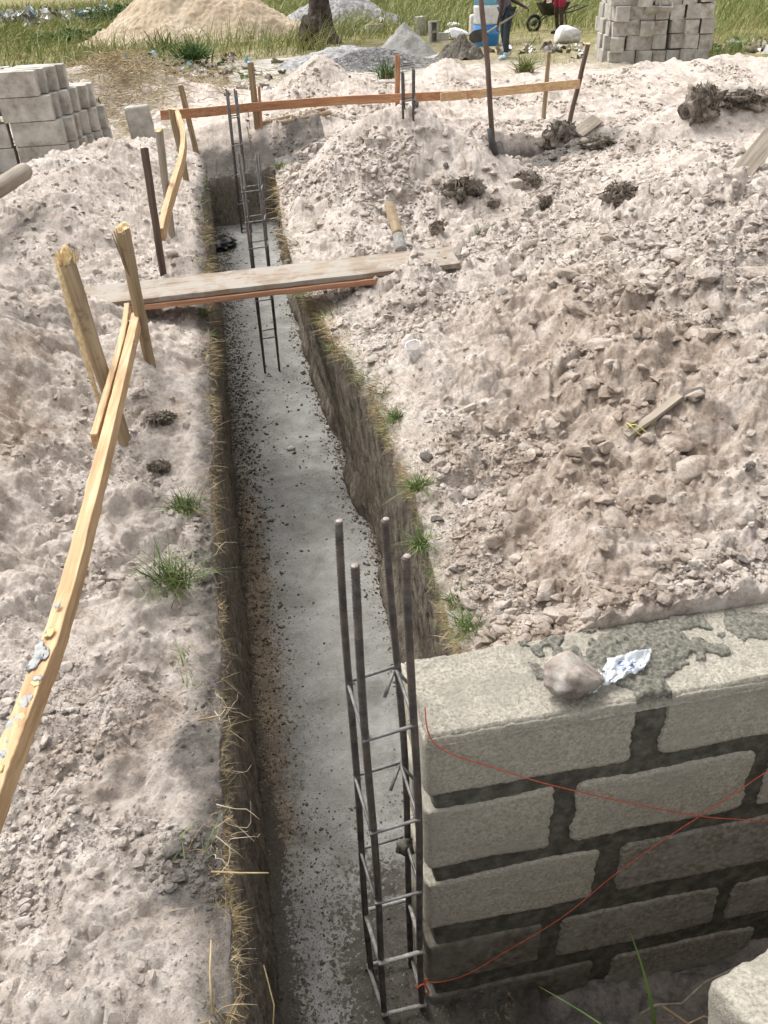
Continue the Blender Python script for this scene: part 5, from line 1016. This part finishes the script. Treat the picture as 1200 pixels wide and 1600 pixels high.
for lab, (px, py), rd, sd2 in (('shaggy dark turf clump standing behind the white hollow', (875, 216), (.23, .16, .19), 1.), ('tall dark root clump on the ridge at right', (1095, 172), (.20, .16, .24), 2.), ('low black clump on the ridge right of the tall root clump', (1165, 158), (.28, .14, .12), 3.), ('dark lump at the near end of the white hollow', (822, 284), (.12, .09, .08), 4.), ('small black pointed lump in the white hollow', (853, 320), (.055, .04, .07), 5.),
    ('grey brown lump right of the black pointed one', (968, 306), (.12, .09, .08), 6.), ('black clump on the right flank of the central mound', (722, 298), (.17, .10, .09), 7.), ('small dark clod below the central mound', (683, 355), (.05, .04, .05), 8.), ('dark clods between the shaggy clump and the ridge', (930, 222), (.2, .12, .07), 9.), ('dark clod at the foot of the thick leaning stake', (248, 728), (.045, .035, .025), 10.),
    ('brown root ball beside the upright stake on the left bank', (252, 650), (.06, .045, .022), 11.), ('small dark clod on the mound flank beyond the round timber', (770, 320), (.05, .04, .04), 12.)):
    q = onground(px, py+4); rt = thing('turf_clump', lab, 'clump', q); rd = tuple(np.array(rd)*.72); blob('clod', (0, 0, rd[2]*.15), rd, MAT['turf'], rt, 4, .85, 2.1, sd2); m = MB()
    for k in range(70):
        a = rng.uniform(0, 6.28); e = rng.uniform(-.1, 1.3); p = np.array([math.cos(a)*math.cos(e)*rd[0], math.sin(a)*math.cos(e)*rd[1], math.sin(e)*rd[2]+rd[2]*.4]); p2 = p*1.25-[0, 0, rng.uniform(.2, .9)*rd[2]]+rng.normal(0, .12*rd[0], 3); m.tube([p, (p+p2)/2*1.1, p2], [.003*(1+q[1]/8), .0025*(1+q[1]/8), .001], 4, cap=False)
    m.build('rootlets', MAT['rootdark'], rt)
# block corner at the lower right, resting on the near bank
V, F = rbox(.20, .10, .10, amp=.006, rad=.016, seed=14, freq=16, div=(60, 30, 30)); o = link('sandcrete_block', rawmesh('sandcrete_block', V, F), MAT['cap']); weld(o); q = P(1128, 1548, -.03); o.location = (q[0]+.19, q[1]-.06, -.09); o.rotation_euler = (R(-14), R(4), R(14)); tag(o, 'pale broken block poking into the lower right corner of the view', 'block')
# ================================================================== GRASS AND ROOTS NEAR THE TRENCH
def tuft(label, px, py, n, h, w_=.004, mat='grass', spread=.35, bend=.45, dry=.25, z=None):
    q = onground(px, py) if z is None else P(px, py, z); n1 = int(n*(1-dry)); o = plant('grass_tuft', label, q-[0, 0, .008], n1, h, w_, mat, spread, bend, 6); o['category'] = 'grass'
    if n > n1:
        a = rng.uniform(0, 6.28, n-n1); s_ = np.abs(rng.normal(0, spread*2, n-n1)); d = np.stack([np.cos(a)*s_, np.sin(a)*s_, np.ones(n-n1)], 1); d /= np.linalg.norm(d, axis=1)[:, None]; V, F = blades(rng.normal(0, h*.12, (n-n1, 3))*[1, 1, 0], d, h*rng.uniform(.3, .7, n-n1), np.full(n-n1, w_*.8), rng.uniform(.2, 1., n-n1), 4); link('dry_blades', rawmesh('dry_blades', V, F), MAT['drygrass'], o)
    return o
tuft('large green grass tuft on the left bank, middle of the view', 272, 912, 300, .16, .0034, spread=.5)
tuft('smaller green tuft above the large one on the left bank', 288, 795, 220, .11, .0034, spread=.5)
tuft('sparse low tuft with yellow stalks below the large one', 285, 1035, 22, .10, .004, dry=.5, spread=.8)
tuft('flat green sprig on the left bank beside the dark rim', 300, 1075, 14, .07, .005, spread=1.2)
tuft('thin half dry tuft on the lower left bank', 262, 1350, 18, .10, .0035, dry=.5, spread=.5)
tuft('thin green and straw tuft at the lower left rim', 305, 1340, 16, .11, .0035, dry=.45, spread=.4)
tuft('straw coloured tuft on the pale bank at lower left', 240, 1430, 9, .07, .0035, 'drygrass', .9)
tuft('tall yellow stalks at the bottom of the left rim', 345, 1590, 34, .10, .0026, 'drygrass', .5, dry=.3)
tuft('green grass tuft just left of the wall top', 735, 985, 260, .08, .0035, spread=.7)
tuft('second green tuft above the one by the wall top', 712, 940, 110, .07, .0035, spread=.8)
tuft('green tuft on the right rim beside the tall rebar', 660, 850, 160, .075, .0035, spread=.8)
tuft('green tuft on the right rim at the widest bend', 655, 760, 220, .075, .0035, spread=.9)
tuft('green tuft at the upper bend of the right rim', 620, 655, 180, .08, .0035, spread=.9)
tuft('pale green tuft near the pale slope above the bend', 598, 615, 40, .07, .0035, spread=.8)
tuft('long green blade hanging off the slope by the plank', 522, 490, 10, .17, .005, spread=.4)
tuft('green tuft at the near right corner below the plank', 515, 545, 24, .07, .004, spread=.8)
tuft('grass tuft at the right rim corner of the far trench end', 437, 262, 90, .12, .007, spread=.8, dry=.4)
tuft('dusty grass tuft under the left end of the plank', 318, 492, 60, .10, .005, spread=.8, dry=.5)
tuft('dusty grass on the left rim below the plank', 285, 520, 40, .06, .004, spread=.8, dry=.5)
tuft('small green weed beside the brown root ball', 222, 642, 26, .04, .004, spread=.9)
tuft('small dark weed on the flank of the central mound', 752, 365, 50, .10, .006, spread=.7, dry=.4)
tuft('small green sprig behind the wall top', 805, 995, 20, .05, .003, spread=.8)
tuft('green tuft at the edge of the far slab by the worker', 820, 112, 160, .42, .018, 'fieldgrass', .5, dry=.2, z=-.18)
tuft('weedy clump behind the reddish stake', 605, 122, 160, .40, .018, 'weed', .6, dry=.2, z=-.12)
tuft('small yellowish tuft left of the concrete block on end', 130, 172, 60, .16, .012, 'fieldgrass', .6, dry=.3, z=-.12)
for lab, base, d, L, w_ in (('long green blade standing before the wall at the lower right', P(1022, 1640, -.55), (-.05, .1, 1), .34, .012), ('short pale blade beside the long green one', P(1010, 1625, -.55), (-.12, .1, 1), .2, .008), ('drooping pale green blade arching left before the wall', P(990, 1640, -.5), (-.5, .1, .8), .28, .006)):
    V, F = blades(np.zeros((1, 3)), np.array([d])/np.linalg.norm(d), np.array([L]), np.array([w_]), np.array([.25]), 8); tag(link('wild_grass', rawmesh('wild_grass', V, F), MAT['weed' if L > .3 else 'grass'], loc=tuple(base)), lab, 'grass')
def twig(label, pts, r, mat='root', name='twig'): return tag(MB().tube(pts, list(np.linspace(r, r*.6, len(pts))), 6).build(name, MAT[mat]), label, 'twig')
twig('bent grey twig lying against the foot of the wall', [P(1000, 1585, -.95), P(1025, 1570, -.93), P(1065, 1568, -.93), P(1100, 1535, -.92), P(1150, 1512, -.92), P(1220, 1508, -.92)], .004, 'greywood')
twig('reddish stalk curving at the lower right corner', [P(1035, 1572, -.85), P(1075, 1600, -.85), P(1100, 1588, -.84), P(1125, 1598, -.84)], .004, 'stake')
z_ = -.01
twig('pale stalk sticking out over the trench at the lower left rim', [P(330, 1362, z_), P(375, 1364, z_+.015), P(420, 1364, z_+.01)], .0022, 'drygrass')
twig('yellow stalk upright at the bottom left rim', [P(332, 1585, z_), P(328, 1520, z_+.02), P(330, 1468, z_+.05)], .0026, 'drygrass')
twig('thin yellow stalk leaning over the footing at the bottom', [P(425, 1640, -.3), P(428, 1570, -.25), P(412, 1508, -.22)], .002, 'drygrass')
twig('dry forked weed lying on the left rim', [P(310, 1125, z_+.02), P(345, 1118, z_+.04), P(352, 1108, z_+.04)], .0025, 'drygrass')
# tangled roots out of the left side
m = MB()
for k in range(24):
    y = rng.uniform(.85, 1.6) if k < 19 else rng.uniform(1.75, 3.2); z = rng.uniform(-.16, .0); x = float(XL(np.array([y]))[0])-.01; p = np.array([x, y, z]); pts = [p]; d = np.array([rng.uniform(.3, 1), rng.normal(0, .7), rng.uniform(-.25, .6)]); d /= np.linalg.norm(d)
    for s_ in range(rng.integers(4, 8)): d = d+rng.normal(0, .38, 3)-[0, 0, .05]; d /= np.linalg.norm(d); p = p+d*rng.uniform(.01, .028); pts.append(p)
    m.tube(pts, list(np.linspace(.0013, .0005, len(pts))), 5)
tag(m.build('roots', MAT['root']), 'tangle of thin pale roots poking out of the left trench rim', 'roots', kind='stuff')
# straw and short grass along both rims
def fringe(n, side, y0, y1, mat, label, L=(.03, .09), wid=.002, hang=.3, spread=.05, dens=None, out=0.):
    y = np.exp(rng.uniform(math.log(y0), math.log(y1), n)); e = (XL(y) if side < 0 else XR(y)); off = np.abs(rng.normal(0, spread, n))-.012+out; x = e+side*off
    if dens is not None: k = rng.uniform(0, 1, n) < dens(y); x, y, off = x[k], y[k], off[k]
    n = len(x); z = zfull(x, y)-.006-np.clip(-off, 0, .02)*3; lean = np.where(off < .035, 1, .2)
    d = np.stack([-side*(rng.uniform(-.3, 1.0, n)*lean)+rng.normal(0, .4, n), rng.normal(0, .6, n), rng.uniform(-.15, .7, n)], 1); d /= np.linalg.norm(d, axis=1)[:, None]
    V, F = blades(np.stack([x, y, z], 1), d, rng.uniform(*L, n)*np.clip(y/3, .7, 1.6), wid*np.clip(y/2.2, .8, 2.5), rng.uniform(.1, hang*2, n), 3)
    return tag(link('rim_grass', rawmesh('rim_grass', V, F), MAT[mat]), label, 'dry grass', kind='stuff')
pat = lambda s_: (lambda y: ss(-.15, .25, noise2(y*2.3, s_)))
fringe(9000, -1, .6, 6.5, 'drygrass', 'dry straw matted along the left rim', L=(.012, .045), wid=.0012, dens=lambda y: .25+pat(3.)(y), spread=.03)
fringe(500, -1, 1.4, 5.5, 'drygrass', 'coarser straw on the left bank', L=(.04, .09), wid=.002, dens=pat(5.), spread=.05)
fringe(9000, 1, 1.45, 4.6, 'drygrass', 'dry straw matted along the right rim', L=(.015, .055), wid=.0015, dens=lambda y: .2+pat(8.)(y), spread=.04)
fringe(5000, 1, 1.5, 4.6, 'grass', 'short green grass creeping along the right rim', L=(.015, .05), wid=.0016, dens=pat(11.), spread=.05)
fringe(900, 1, 4.8, 8., 'drygrass', 'dusty grass along the far right rim', L=(.03, .07), dens=pat(2.), spread=.04)
fringe(500, -1, 3.5, 8.5, 'grass', 'green wisps along the far left rim', L=(.03, .07), dens=pat(7.), spread=.04)
for o in list(COL.objects):
    if o.type == 'MESH' and o.parent is None and not o.get('label') and o.get('kind') is None: print('UNLABELLED', o.name)
